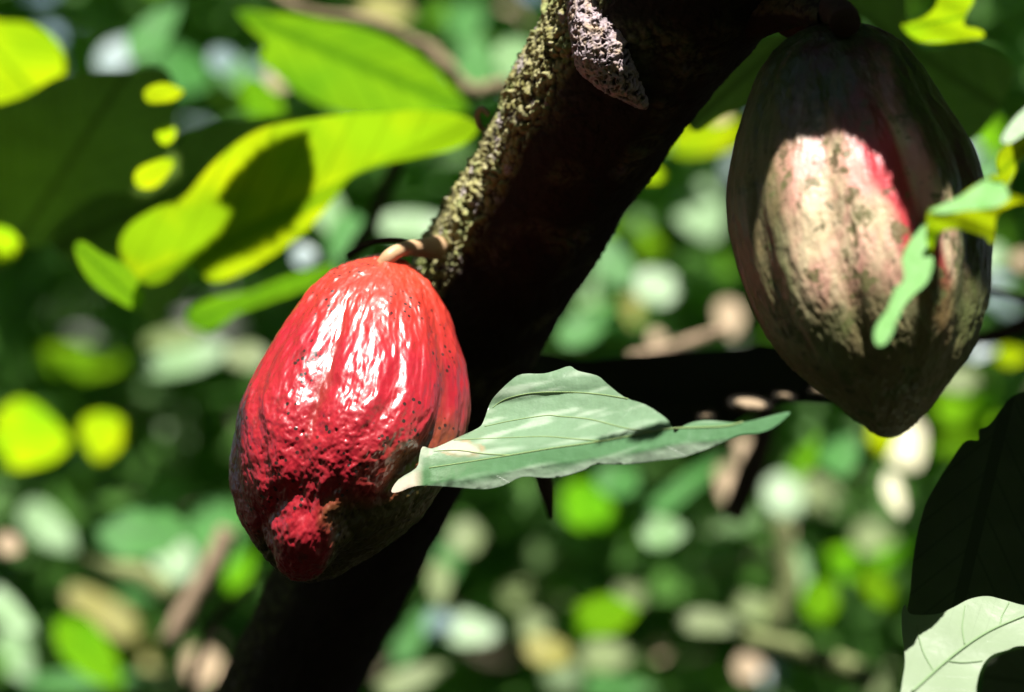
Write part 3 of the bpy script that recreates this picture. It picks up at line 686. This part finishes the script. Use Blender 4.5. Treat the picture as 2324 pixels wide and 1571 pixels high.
Cq = [(536,28),(560,22),(600,30),(660,32),(720,42),(790,55),(850,72),(920,105),(970,140),(1020,190),(1050,225),(1062,250),(1030,262),(960,258),(870,262),(800,262),(730,240),(660,200),(620,165),(590,135),(602,100),(570,65)]
Dc = plane(800, 150, 2.52, -44, 0, .004, 300, 2)
o = leaf('cacao_leaf', Cq, Dc, M['G'], 22, ((545, 30), (1060, 250)))
tag(o, 'bright green backlit leaf with drawn-out tip above the dappled yellow leaf', 'leaf')
lit(Cq, Dc, 1.05, True)
Dq = [(432,740),(425,712),(450,690),(500,672),(570,660),(620,640),(680,618),(745,600),(760,615),(730,640),(670,665),(600,690),(540,712),(500,740),(470,752)]
Dd = plane(580, 680, 2.36, -45, 0, .002, 200)
o = leaf('cacao_leaf', Dq, Dd, M['G'], 16); lit(Dq, Dd, 1.05, True)
tag(o, 'narrow lit green leaf touching the upper left side of the red pod', 'leaf')
Eq = [(-60,40),(0,48),(60,52),(110,75),(140,112),(146,160),(130,205),(90,240),(50,262),(20,300),(-30,330),(-70,300)]
De = plane(50, 160, 2.45, -45, 0, .003, 200)
o = leaf('cacao_leaf', Eq, De, M['Y'], 20, ((-60, 60), (110, 250))); lit(Eq, De, 1.05)
tag(o, 'broad glowing yellow-green leaf at the upper left corner', 'leaf')
Fq = [(168,560),(190,548),(230,575),(290,605),(320,650),(322,690),(300,700),(260,680),(215,650),(185,610)]
Df = plane(250, 625, 2.12, -45); o = leaf('cacao_leaf', Fq, Df, M['G'], 14); lit(Fq, Df, 1.05)
tag(o, 'green oval leaf slanting down under the dark left leaf', 'leaf')
Gq = [(1560,262),(1600,180),(1650,130),(1720,92),(1790,76),(1800,120),(1740,190),(1700,235),(1640,262),(1580,300)]
o = leaf('cacao_leaf', Gq, plane(1680, 180, 2.0, -20), M['D'], 20)
tag(o, 'dark green leaf between the trunk and the top of the mottled pod', 'leaf')
Hq = [(2046,56),(2085,45),(2120,20),(2140,-20),(2200,-40),(2210,0),(2195,30),(2188,58),(2225,68),(2232,84),(2190,92),(2110,98),(2070,85)]
Dh = plane(2130, 50, 2.0, -40, 0, .002, 100); o = leaf('cacao_leaf', Hq, Dh, M['Y'], 12); lit(Hq, Dh, 1.05)
tag(o, 'bright green leaf with a split tip above and right of the mottled pod', 'leaf')
Iq = [(1790,20),(1900,-20),(2040,-30),(2060,40),(2090,110),(2200,100),(2300,150),(2260,260),(2180,330),(2080,250),(1980,60),(1900,40)]
o = leaf('cacao_leaf', Iq, plane(2100, 100, 2.15, -20, 0, .003), M['D'], 26)
tag(o, 'wide dark green leaf in shade behind the top of the mottled pod', 'leaf')
for (x0, y0, x1, y1, x2, y2, x3, y3, w, d, mt, name, lab, li) in [
    (590, -30, 700, 28, 850, 50, 960, 105, 26, 2.62, 'twig', 'twig', 'knobbly tan twig at the top edge left of the trunk', 1),
    (950, 100, 1010, 145, 1065, 205, 1150, 190, 36, 2.66, 'twig', 'twig', 'blurred tan twig meeting the trunk near its top left', 1),
    (905, 365, 870, 440, 835, 520, 780, 600, 34, 2.5, 'twig_dark', 'twig', 'dark slanting twig behind the dappled yellow leaf', 0),
    (385, 1460, 430, 1370, 480, 1290, 520, 1200, 50, 2.9, 'twig_pale', 'stem', 'thick peach coloured stem at the lower left', 1),
    (190, 1250, 250, 1290, 320, 1310, 385, 1350, 55, 3.1, 'twig_green', 'stem', 'pale green stem at the lower left, left of the peach stem', 1),
    (1690, 1455, 1780, 1470, 1870, 1495, 1985, 1545, 56, 3.0, 'twig_green', 'stem', 'thick olive stem along the bottom right of centre', 1),
    (1770, 1180, 1780, 1260, 1790, 1330, 1760, 1420, 54, 3.1, 'twig_green', 'stem', 'upright pale green stem above the olive stem', 1),
    (1430, 815, 1500, 795, 1570, 775, 1650, 748, 26, 2.7, 'twig_pale', 'twig', 'peach twig running just above the wide blackish leaf', 1),
    (2220, 655, 2270, 665, 2330, 680, 2400, 700, 22, 2.2, 'twig_dark', 'twig', 'dark twig behind the right side of the mottled pod', 0),
    (2150, 800, 2210, 770, 2280, 755, 2400, 700, 40, 2.3, 'twig_dark', 'branch', 'dark branch behind the lower right side of the mottled pod', 0),
    (640, 1300, 560, 1340, 480, 1420, 420, 1600, 22, 2.6, 'twig_dark', 'twig', 'dark twig descending left of the trunk base', 0),
    (1740, 900, 1730, 1000, 1700, 1080, 1660, 1180, 60, 2.6, 'twig_dark', 'stem', 'dark brown stem hanging below the wide blackish leaf', 0)]:
    pts = [P(x0, y0, d), P(x1, y1, d), P(x2, y2, d), P(x3, y3, d)]; k = FW*d/WPX
    v, f = tube(pts, [w*k*.5, w*k*.42, w*k*.5, w*k*.44], 12, 8, 0.0015)
    o = link(name, v, f, M[mt]); tag(o, lab, name)
    if li:
        q = np.array([(x0, y0), (x1, y1), (x2, y2), (x3, y3)], float); n = np.array([0, w*0.62])
        if abs(x3-x0) < abs(y3-y0): n = np.array([w*0.62, 0])
        lit(np.concatenate([q-n, (q+n)[::-1]]), lambda x, y, d=d: d, 1.0)

# ================================================================== the blurred leaves farther back
# (x, y, length, width, angle, material, label); every one a separate leaf at its own distance
BG = [
 (8,535,70,85,80,'Y','glowing leaf cut by the left edge at mid height'),
 (70,982,150,140,10,'Y','broad glowing leaf on the left edge below mid height'),
 (240,978,90,85,100,'Y','notched glowing leaf left of the red pod'),
 (205,817,135,58,2,'G','flat green oval leaf left of the red pod'),
 (425,815,150,52,-14,'W','whitish leaf left of the red pod'),
 (385,765,90,45,-10,'N','dull tan leaf above the whitish leaf'),
 (556,805,60,75,90,'N','small olive leaf touching the left of the red pod'),
 (275,120,130,70,-30,'B','pale blue leaf near the top left'),
 (345,75,110,60,-50,'T','teal leaf right of the pale blue leaf near the top left'),
 (420,175,130,100,20,'T','dull green leaf under the pale blue leaf near the top left'),
 (505,135,70,62,0,'B','round blue spot left of the tip of the bright green leaf'),
 (545,165,70,60,30,'T','teal leaf right of the round blue spot'),
 (370,212,88,46,-5,'Y','small bright yellow leaf over the dark left leaf'),
 (378,305,48,44,-30,'Y','small round yellow leaf right of the dark left leaf'),
 (640,172,70,60,10,'P','dull pinkish leaf below the bright green leaf tip'),
 (350,392,105,62,-32,'Y','oval yellow leaf over the olive shaded leaf, standing in for a sun dapple'),
 (600,235,80,70,40,'G','dim green leaf below the bright green leaf'),
 (205,470,150,30,-32,'B','faint grey-blue streak over the dark left leaf'),
 (330,1215,200,105,-5,'T','big pale green leaf at the lower left'),
 (395,1265,90,80,60,'W','pale leaf overlapping the big pale green leaf'),
 (490,1222,130,105,80,'T','green leaf above the peach stem'),
 (545,1290,80,45,-60,'G','small green leaf left of the pod base'),
 (105,1190,120,80,40,'W','whitish leaf at the lower left edge'),
 (20,1235,60,50,30,'P','pinkish leaf on the lower left edge'),
 (230,1385,180,75,32,'O','yellow and orange leaf at the lower left'),
 (290,1330,110,60,30,'T','green leaf between the pale stem and the orange leaf'),
 (28,1395,110,60,40,'W','pale blue-green leaf on the left edge near the bottom'),
 (25,1480,100,60,60,'W','pale leaf in the lower left corner'),
 (205,1475,150,90,50,'G','green leaf near the bottom left'),
 (190,1545,200,42,-4,'T','pale green leaf along the bottom left'),
 (330,1490,70,50,40,'O','yellowish leaf near the bottom left'),
 (458,1512,95,95,100,'P','peach leaf at the bottom beside the trunk base'),
 (1062,62,90,80,90,'T','dull green leaf at the top edge left of the trunk'),
 (1080,170,105,95,60,'T','teal green leaf left of the trunk top'),
 (1165,135,80,75,90,'W','pale leaf against the upper left side of the trunk'),
 (1160,45,80,55,40,'P','dull pinkish leaf beside the trunk top'),
 (880,20,100,60,10,'O','olive yellow leaf at the top edge'),
 (938,512,140,55,4,'W','white glaring leaf left of the trunk above the red pod'),
 (745,480,120,70,60,'W','whitish leaf right of the dappled yellow leaf'),
 (790,540,100,70,100,'T','green leaf behind the dark slanting twig'),
 (690,578,55,50,0,'B','small bluish leaf below the dappled yellow leaf'),
 (910,428,50,45,20,'P','small pink spot left of the trunk'),
 (1000,400,70,50,20,'T','dim green leaf left of the trunk at mid height'),
 (1600,312,150,66,-12,'Y','glowing leaf between the trunk and the mottled pod'),
 (1632,262,45,42,0,'P','small peach spot on the glowing leaf by the mottled pod'),
 (1472,392,52,36,15,'Y','small yellow-green leaf at the right edge of the trunk'),
 (1590,490,115,105,70,'W','white-blue leaf left of the mottled pod'),
 (1440,555,140,75,14,'G','vivid green leaf right of the trunk'),
 (1390,595,95,70,50,'T','pale teal leaf right of the trunk below the vivid leaf'),
 (1486,655,80,72,10,'W','cream leaf right of the trunk'),
 (1600,640,110,90,60,'T','muted green leaf left of the mottled pod'),
 (1400,720,120,80,20,'T','muted leaf right of the trunk'),
 (1436,705,52,40,80,'O','orange-brown leaf right of the trunk'),
 (1490,766,38,40,0,'P','small pink spot above the peach twig'),
 (1310,750,110,70,-30,'T','dim green leaf at the right edge of the trunk'),
 (1340,650,90,70,-50,'W','pale leaf at the right edge of the trunk'),
 (1655,720,90,70,80,'P','dull tan leaf beside the mottled pod'),
 (2225,240,90,58,80,'G','green leaf right of the top of the mottled pod'),
 (2245,320,90,60,60,'G','green leaf under the one right of the mottled pod'),
 (2245,400,70,60,80,'T','teal leaf at the right side of the mottled pod'),
 (2225,150,80,60,60,'D','faint green leaf near the upper right corner'),
 (2258,575,44,50,80,'W','round whitish leaf right of the mottled pod'),
 (2262,690,95,60,20,'B','pale blue leaf right of the mottled pod'),
 (2262,630,70,28,10,'B','thin blue leaf above the dark twig at the right'),
 (2225,800,70,30,-10,'B','narrow bluish leaf below the dark branch at the right'),
 (2298,808,60,42,0,'Y','bright green leaf end at the right edge'),
 (2320,590,40,50,90,'P','dull pinkish leaf on the right edge'),
 (2165,860,110,50,10,'N','olive leaf below the dark branch at the right'),
 (2185,925,125,85,15,'G','vivid green leaf right of the mottled pod tip'),
 (2172,1012,80,35,0,'G','small green leaf under the vivid one at the right'),
 (2050,1005,120,105,60,'Q','cream-white leaf just below the mottled pod tip'),
 (2000,985,60,60,90,'Y','yellowish leaf edge at the mottled pod tip'),
 (2030,1120,95,42,72,'Q','white-pink leaf below the cream leaf'),
 (1912,1035,95,80,80,'T','teal leaf below and left of the mottled pod tip'),
 (1782,1118,85,80,60,'W','pale leaf below the mottled pod'),
 (1862,1128,90,85,0,'N','olive round leaf below the mottled pod'),
 (1830,1040,110,35,-50,'G','thin green leaf left of the teal leaf'),
 (1975,1218,75,70,0,'N','muted round leaf above the vivid long leaf'),
 (1945,1275,160,60,-12,'G','vivid long green leaf low at the right'),
 (1662,1115,110,52,70,'P','peach leaf below the pale sunlit leaf tip'),
 (1650,1075,48,40,0,'P','pink round leaf end above the peach leaf'),
 (1692,1035,95,42,80,'P','tan hanging leaf below the pale sunlit leaf'),
 (1560,1105,170,40,-38,'T','teal streak below the pale sunlit leaf'),
 (1460,1185,90,35,-50,'G','green lower end of the teal streak'),
 (1510,1208,76,76,0,'W','white-blue round leaf below the pale sunlit leaf'),
 (1325,1140,95,90,40,'G','muted green round leaf below the pale sunlit leaf'),
 (1400,1085,80,70,0,'T','dull green leaf just under the pale sunlit leaf'),
 (1052,1222,72,70,0,'N','greyish round leaf right of the pod base'),
 (1012,1268,80,52,80,'T','green leaf at the right edge of the trunk base'),
 (1000,1325,70,50,90,'N','dim olive leaf at the trunk base'),
 (1222,1352,125,52,2,'N','yellowish oval leaf low at centre'),
 (1206,1418,66,64,0,'N','olive round leaf below the yellowish oval'),
 (1240,1475,90,60,20,'O','dull brownish leaf low at centre'),
 (1385,1400,120,80,-10,'G','vivid green leaf low at centre'),
 (1430,1350,60,50,0,'N','small pale leaf above the vivid low leaf'),
 (1000,1420,76,74,0,'B','pale blue round leaf right of the trunk base'),
 (1075,1430,90,65,10,'W','pale leaf right of the blue round leaf'),
 (935,1440,110,40,-60,'T','pale green leaf against the trunk base'),
 (1380,1490,100,70,0,'N','dim olive leaf below the vivid low leaf'),
 (1496,1476,46,46,0,'P','round pink spot low at centre'),
 (1290,1535,80,60,0,'D','faint green leaf at the bottom centre'),
 (1400,1565,140,44,4,'T','teal leaf on the bottom edge'),
 (920,1545,110,50,-20,'N','olive leaf on the bottom edge beside the trunk'),
 (1775,1215,60,58,90,'P','tan round leaf atop the upright stem'),
 (1800,1300,90,65,80,'W','whitish leaf on the upright stem'),
 (1856,1372,75,85,80,'G','green round leaf right of the upright stem'),
 (1738,1390,90,60,20,'N','yellow-tan leaf left of the upright stem'),
 (1608,1416,95,44,6,'N','tan leaf low right of centre'),
 (1700,1515,72,68,0,'P','pink-tan round leaf on the bottom right'),
 (1752,1525,60,60,0,'B','blue-grey round leaf beside the pink-tan one'),
 (2005,1545,100,80,50,'N','olive leaf at the bottom beside the pale corner leaf'),
 (1990,1335,80,55,40,'G','dim green leaf left of the black right leaf'),
 (1640,1275,110,60,-20,'D','faint green leaf right of centre near the bottom'),
 (1600,1180,70,50,40,'D','dark green leaf under the teal streak'),
 (1250,1255,90,60,0,'D','faint green leaf at centre below the pale leaf'),
 (400,1010,110,70,90,'D','faint dark leaf left of the red pod'),
 (180,690,110,60,-20,'D','faint dark teal leaf at the left'),
]
placed = []
for i, (x, y, l, w, a, mt, lab) in enumerate(BG):
    r = random.Random(i*7+1); best = None
    near = mt == 'Y'
    for t in range(24):
        d = r.uniform(2.55, 3.1) if near and t < 12 else r.uniform(2.9, 4.3)
        if 'yellow leaf over' in lab or 'yellow leaf right' in lab: d = 2.10+0.02*(i % 3)  # small leaves brought forward; the oval one stands in for a sun dapple
        c = P(x, y, d); rad = 0.5*max(l, w)*FW*d/WPX; sc = 0
        for (c2, r2) in placed:
            v_ = c2-c; tt = v_@SUN; dist = np.linalg.norm(v_-tt*SUN) if tt > 0 else 9
            dist2 = np.linalg.norm((c-c2)-((c-c2)@SUN)*SUN) if (c-c2)@SUN > 0 else 9
            sc += max(0, (rad+r2)-min(dist, dist2))
        if best is None or sc < best[0]: best = (sc, d, c, rad)
        if sc <= 1e-4: break
    _, d, c, rad = best; placed.append((c, rad))
    shr = 10 if min(l, w) > 60 else 4
    l, w = l-shr, w-shr
    ca, sa = math.cos(math.radians(a)), math.sin(math.radians(a)); pts = []
    asp = w/l; n = 14
    for j in range(n):
        th = 2*math.pi*j/n; ex = math.cos(th)*l/2; ey = math.sin(th)*w/2
        if asp < 0.85: ey *= (1-0.22*math.cos(th))*(1+0.0)
        if j == 0: ex *= 1.10
        jit = 1+r.uniform(-.16, .12)
        pts.append((x+(ex*ca-ey*sa)*jit, y+(ex*sa+ey*ca)*jit))
    gl, gw = r.uniform(1.25, 1.7), r.uniform(1.1, 1.4); ox, oy = r.uniform(-.2, .2)*l, r.uniform(-.1, .1)*w
    if mt in 'PBQ' or d < 2.3: gl, gw, ox, oy = 1.05, 1.05, 0, 0
    body = []
    for j in range(16):
        th = 2*math.pi*j/16; c_ = math.cos(th)
        ex = c_*l*gl/2*(1.12 if j == 0 else 1)+ox; ey = math.sin(th)*w*gw/2*(1-0.2*c_)*(1+0.08*math.sin(3*th+i))+oy
        body.append((x+ex*ca-ey*sa, y+ex*sa+ey*ca))
    elev = {'Y': -50, 'G': -48, 'O': 42, 'D': 30}.get(mt, 42)+r.uniform(-7, 7)
    D = plane(x, y, d, elev, r.uniform(-18, 18), 0.002, max(l, 60), r.uniform(0, 6), r.uniform(-2, 2))
    dead = mt == 'P'
    o = leaf('dead_leaf' if dead else 'leaf', body, D, M[mt], max(9, min(l, w)/4), seg=2)
    tag(o, lab, 'leaf', 'blurred leaves of the background')
    if mt != 'D': lit(pts, D, 1.0)

# ================================================================== foliage masses and ground
def leaves_mesh(cen, length, tilt_n, az, fold=0.15, nseg=3):
    """many simple pointed leaves: two half blades each"""
    n = len(cen)
    prof = [(0, 0), (0.22, 0.16), (0.55, 0.20), (1.0, 0.0)]
    nrm = tilt_n/np.linalg.norm(tilt_n, axis=1)[:, None]
    t0 = np.stack([np.cos(az), np.sin(az), np.zeros(n)], 1)
    ax = t0-(np.sum(t0*nrm, 1))[:, None]*nrm; ax /= np.linalg.norm(ax, axis=1)[:, None]+1e-9
    side = np.cross(nrm, ax)
    V = []
    for (u, w, s) in [(0, 0, 0), (.25, .17, 1), (.6, .19, 1), (1, 0, 0), (.6, .19, -1), (.25, .17, -1), (.5, 0, 0)]:
        V.append(cen+((u-.5)*length)[:, None]*ax+(s*w*length)[:, None]*side+((fold*abs(s)*w-0.10*(u-.5)**2*4*(1 if u != .5 else 0))*length)[:, None]*nrm)
    V = np.stack(V, 1).reshape(-1, 3); b = np.arange(n)[:, None]*7
    F = np.concatenate([b+np.array([[0, 6, 2, 1]]), b+np.array([[6, 3, 2, 2]])[:, :4], b+np.array([[0, 5, 4, 6]]), ], 0)
    F3 = np.concatenate([b+np.array([[0, 6, 1]]), b+np.array([[1, 6, 2]]), b+np.array([[2, 6, 3]]), b+np.array([[0, 5, 6]]), b+np.array([[5, 4, 6]]), b+np.array([[4, 3, 6]])], 0)
    uvq = np.tile(np.array([(0, 0), (.25, .17), (.6, .19), (1, 0), (.6, -.19), (.25, -.17), (.5, 0)]), (n, 1))
    return V, F3, uvq
for i in range(760):
    y = rng.uniform(3.0, 7.0); x = rng.uniform(-1, 1)*0.19*(y+.6); r_ = rng.uniform(.006, .026)*(y/5)
    t_ = np.linspace(0, 2*math.pi, 8, endpoint=False); e_ = rng.uniform(.5, 1); rot = rng.uniform(0, 3)
    q = np.stack([np.cos(t_)*r_, np.sin(t_)*r_*e_], 1)*rng.uniform(.75, 1.2, (8, 1))
    q = q@np.array([[math.cos(rot), math.sin(rot)], [-math.sin(rot), math.cos(rot)]])
    KEEP.append((q+np.array([x, y]), False))
X0, X1, Y0, Y1 = -1.9, 1.9, -1.6, 7.4
cens, lens = [], []
for Lf, n in ((0.24, 6500), (0.12, 22000), (0.06, 40000), (0.03, 70000), (0.014, 90000), (0.007, 90000)):
    pts = np.stack([rng.uniform(X0, X1, n), rng.uniform(Y0, Y1, n)], 1)
    if Lf < 0.02:                                     # smallest leaves only round the finer gaps
        fine = [k for k, f_ in KEEP if f_]; src = np.concatenate([catmull(k, 10) for k in fine])
        pts = src[rng.integers(0, len(src), n)]+rng.normal(size=(n, 2))*0.014
    elif Lf < 0.1:
        src = np.concatenate([catmull(k, 6) for k, f_ in KEEP]); m = n*4//5
        pts[:m] = src[rng.integers(0, len(src), m)]+rng.normal(size=(m, 2))*(0.035 if Lf < 0.05 else 0.08)
    dmin = np.full(len(pts), 9.0)
    for k, f_ in KEEP:
        c = k.mean(axis=0); rr = np.linalg.norm(k-c, axis=1).max()
        near = np.linalg.norm(pts-c, axis=1) < rr+Lf+0.02
        if near.any(): dmin[near] = np.minimum(dmin[near], polydist(pts[near], k))
    ok = dmin > Lf*0.46
    cens.append(pts[ok]); lens.append(np.full(ok.sum(), Lf)*rng.uniform(.8, 1.08, ok.sum()))
# close chance gaps over the near part of the scene
from mathutils.kdtree import KDTree
gx, gy = np.meshgrid(np.arange(-.62, .62, .009), np.arange(.7, 2.7, .009)); gp = np.stack([gx.ravel(), gy.ravel()], 1)
dm = np.full(len(gp), 9.0)
for k, f_ in KEEP:
    c = k.mean(axis=0); near = np.linalg.norm(gp-c, axis=1) < np.linalg.norm(k-c, axis=1).max()+.08
    if near.any(): dm[near] = np.minimum(dm[near], polydist(gp[near], k))
cov = dm < .006
for cc, lf in zip(cens, lens):
    if lf.mean() < .02: continue
    m_ = (np.abs(cc[:, 0]) < .9) & (cc[:, 1] > .4) & (cc[:, 1] < 3); idx = np.nonzero(m_)[0]
    kd = KDTree(len(idx))
    for a_, b_ in enumerate(idx): kd.insert((cc[b_, 0], cc[b_, 1], 0), a_)
    kd.balance(); rad_ = .14*lf.mean()
    for q in np.nonzero(~cov)[0]:
        if kd.find((gp[q, 0], gp[q, 1], 0))[2] < rad_: cov[q] = True
fill = np.nonzero(~cov)[0]
for rep_ in range(2):
    cens.append(gp[fill]+rng.normal(size=(len(fill), 2))*.001); lens.append(np.minimum(.05, 2.0*dm[fill]))
c2 = np.concatenate(cens); ll = np.concatenate(lens); n = len(c2)
hz = rng.uniform(-1, 1, n)*np.where(ll > .1, .01, np.where(ll > .05, .006, 0.002))
c3 = np.stack([c2[:, 0], c2[:, 1]*1.0, np.maximum(CAN_C+CAN_M*c2[:, 1], 0.40)+hz], 1)
tn = np.stack([rng.normal(size=n)*.22+SUN[0], rng.normal(size=n)*.22+SUN[1], np.ones(n)], 1)
V, F, uvq = leaves_mesh(c3, ll, tn, rng.uniform(0, 6.28, n))
o = link('light_shaping_canopy', V, F, M['C'], uv=uvq, smooth=False)  # unseen sun blocker, openings shaped to light chosen spots
tag(o, 'dense unseen foliage added overhead, its gaps shaped to aim sunlight at chosen spots', 'foliage', kind='stuff')
# backdrop foliage
n = 5200
cz = rng.uniform(-1.35, 1.05, n); cy = rng.uniform(4.7, 7.2, n)+0.0; cxx = rng.uniform(-2.3, 2.3, n)
tn = np.stack([rng.normal(size=n)*.5, -0.6+rng.normal(size=n)*.4, 0.5+rng.normal(size=n)*.6], 1)
V, F, uvq = leaves_mesh(np.stack([cxx, cy, cz], 1), rng.uniform(.14, .34, n), tn, rng.uniform(0, 6.28, n))
o = link('undergrowth', V, F, M['F'], uv=uvq, smooth=False)
tag(o, 'dark green undergrowth filling the far background', 'foliage', kind='stuff')
n = 900
cy = rng.uniform(3.7, 4.8, n); cz = rng.uniform(-.85, .62, n); cxx = rng.uniform(-1.2, 1.2, n)
tn = np.stack([rng.normal(size=n)*.5, -0.5+rng.normal(size=n)*.5, 0.5+rng.normal(size=n)*.6], 1)
V2, F2, uv2 = leaves_mesh(np.stack([cxx, cy, cz], 1), rng.uniform(.06, .17, n), tn, rng.uniform(0, 6.28, n))
o = link('shrub_foliage', V2, F2, M['F'], uv=uv2, smooth=False)
tag(o, 'loose small-leaved green shrubbery in the middle distance', 'foliage', kind='stuff')
# unseen dark foliage added behind and beside the viewer to block fill light
n = 4600
a_ = rng.uniform(0, 1, n); cz = rng.uniform(-1.3, 1.3, n); cxx = np.where(a_ < .5, rng.uniform(-2.6, 2.6, n), np.sign(rng.normal(size=n))*rng.uniform(2.1, 2.7, n)); cy = np.where(a_ < .5, rng.uniform(-2.6, -1.8, n), rng.uniform(-2.2, 4.8, n))
tn = np.stack([-cxx*.3+rng.normal(size=n)*.4, 0.3-cy*.3+rng.normal(size=n)*.4, 0.5+rng.normal(size=n)*.5], 1)
V2, F2, uv2 = leaves_mesh(np.stack([cxx, cy, cz], 1), rng.uniform(.2, .4, n), tn, rng.uniform(0, 6.28, n))
o = link('fill_blocking_foliage', V2, F2, M['K'], uv=uv2, smooth=False)
tag(o, 'dark foliage added outside the view to block fill light', 'foliage', kind='stuff')
# ground
g = 60; xs = np.sign(np.linspace(-1, 1, g))*np.abs(np.linspace(-1, 1, g))**3*400
gx, gy = np.meshgrid(xs, xs); V = np.stack([gx.ravel(), gy.ravel()+4, -1.42+0.04*pnoise(np.stack([gx.ravel(), gy.ravel(), 0*gx.ravel()], 1)*0.7)], 1)
F = np.array([[a*g+b, a*g+b+1, (a+1)*g+b+1, (a+1)*g+b] for a in range(g-1) for b in range(g-1)])
o = link('ground', V, F, M['soil']); tag(o, 'dark leaf-littered forest floor', kind='structure')

# ================================================================== light, sky, camera
el = math.asin(SUN[2]); az = math.atan2(SUN[0], SUN[1])
w = bpy.data.worlds.new('World'); S.world = w; w.use_nodes = True; nt = w.node_tree
bg = nt.nodes['Background']; sky = nt.nodes.new('ShaderNodeTexSky'); sky.sky_type = 'NISHITA'; sky.sun_disc = False
sky.sun_elevation = el; sky.sun_rotation = az; nt.links.new(sky.outputs[0], bg.inputs[0]); bg.inputs[1].default_value = 0.075
ld = bpy.data.lights.new('sun', 'SUN'); ld.energy = 5.0; ld.angle = math.radians(0.5); ld.color = (1.0, 0.96, 0.88)
lo = bpy.data.objects.new('sun', ld); COL.objects.link(lo); lo.rotation_euler = Vector(SUN).to_track_quat('Z', 'Y').to_euler(); lo.location = (0, 0, 3)
cd = bpy.data.cameras.new('camera'); cam = bpy.data.objects.new('camera', cd); COL.objects.link(cam)
cam.location = (0, 0, 0); cam.rotation_euler = (math.radians(90), 0, 0)
cd.sensor_width = 36; cd.lens = 100; cd.clip_start = 0.05; cd.clip_end = 2000
cd.dof.use_dof = True; cd.dof.focus_distance = 1.665; cd.dof.aperture_fstop = 3.2; cd.dof.aperture_blades = 0
S.camera = cam
S.view_settings.view_transform = 'Standard'; S.view_settings.look = 'None'; S.view_settings.gamma = 1.0
S.view_settings.exposure = 1.15
S.render.engine = 'CYCLES'
cy_ = S.cycles
cy_.max_bounces = 6; cy_.diffuse_bounces = 3; cy_.glossy_bounces = 2; cy_.transmission_bounces = 4
cy_.use_denoising = True
try: cy_.denoiser = 'OPENIMAGEDENOISE'
except Exception: pass
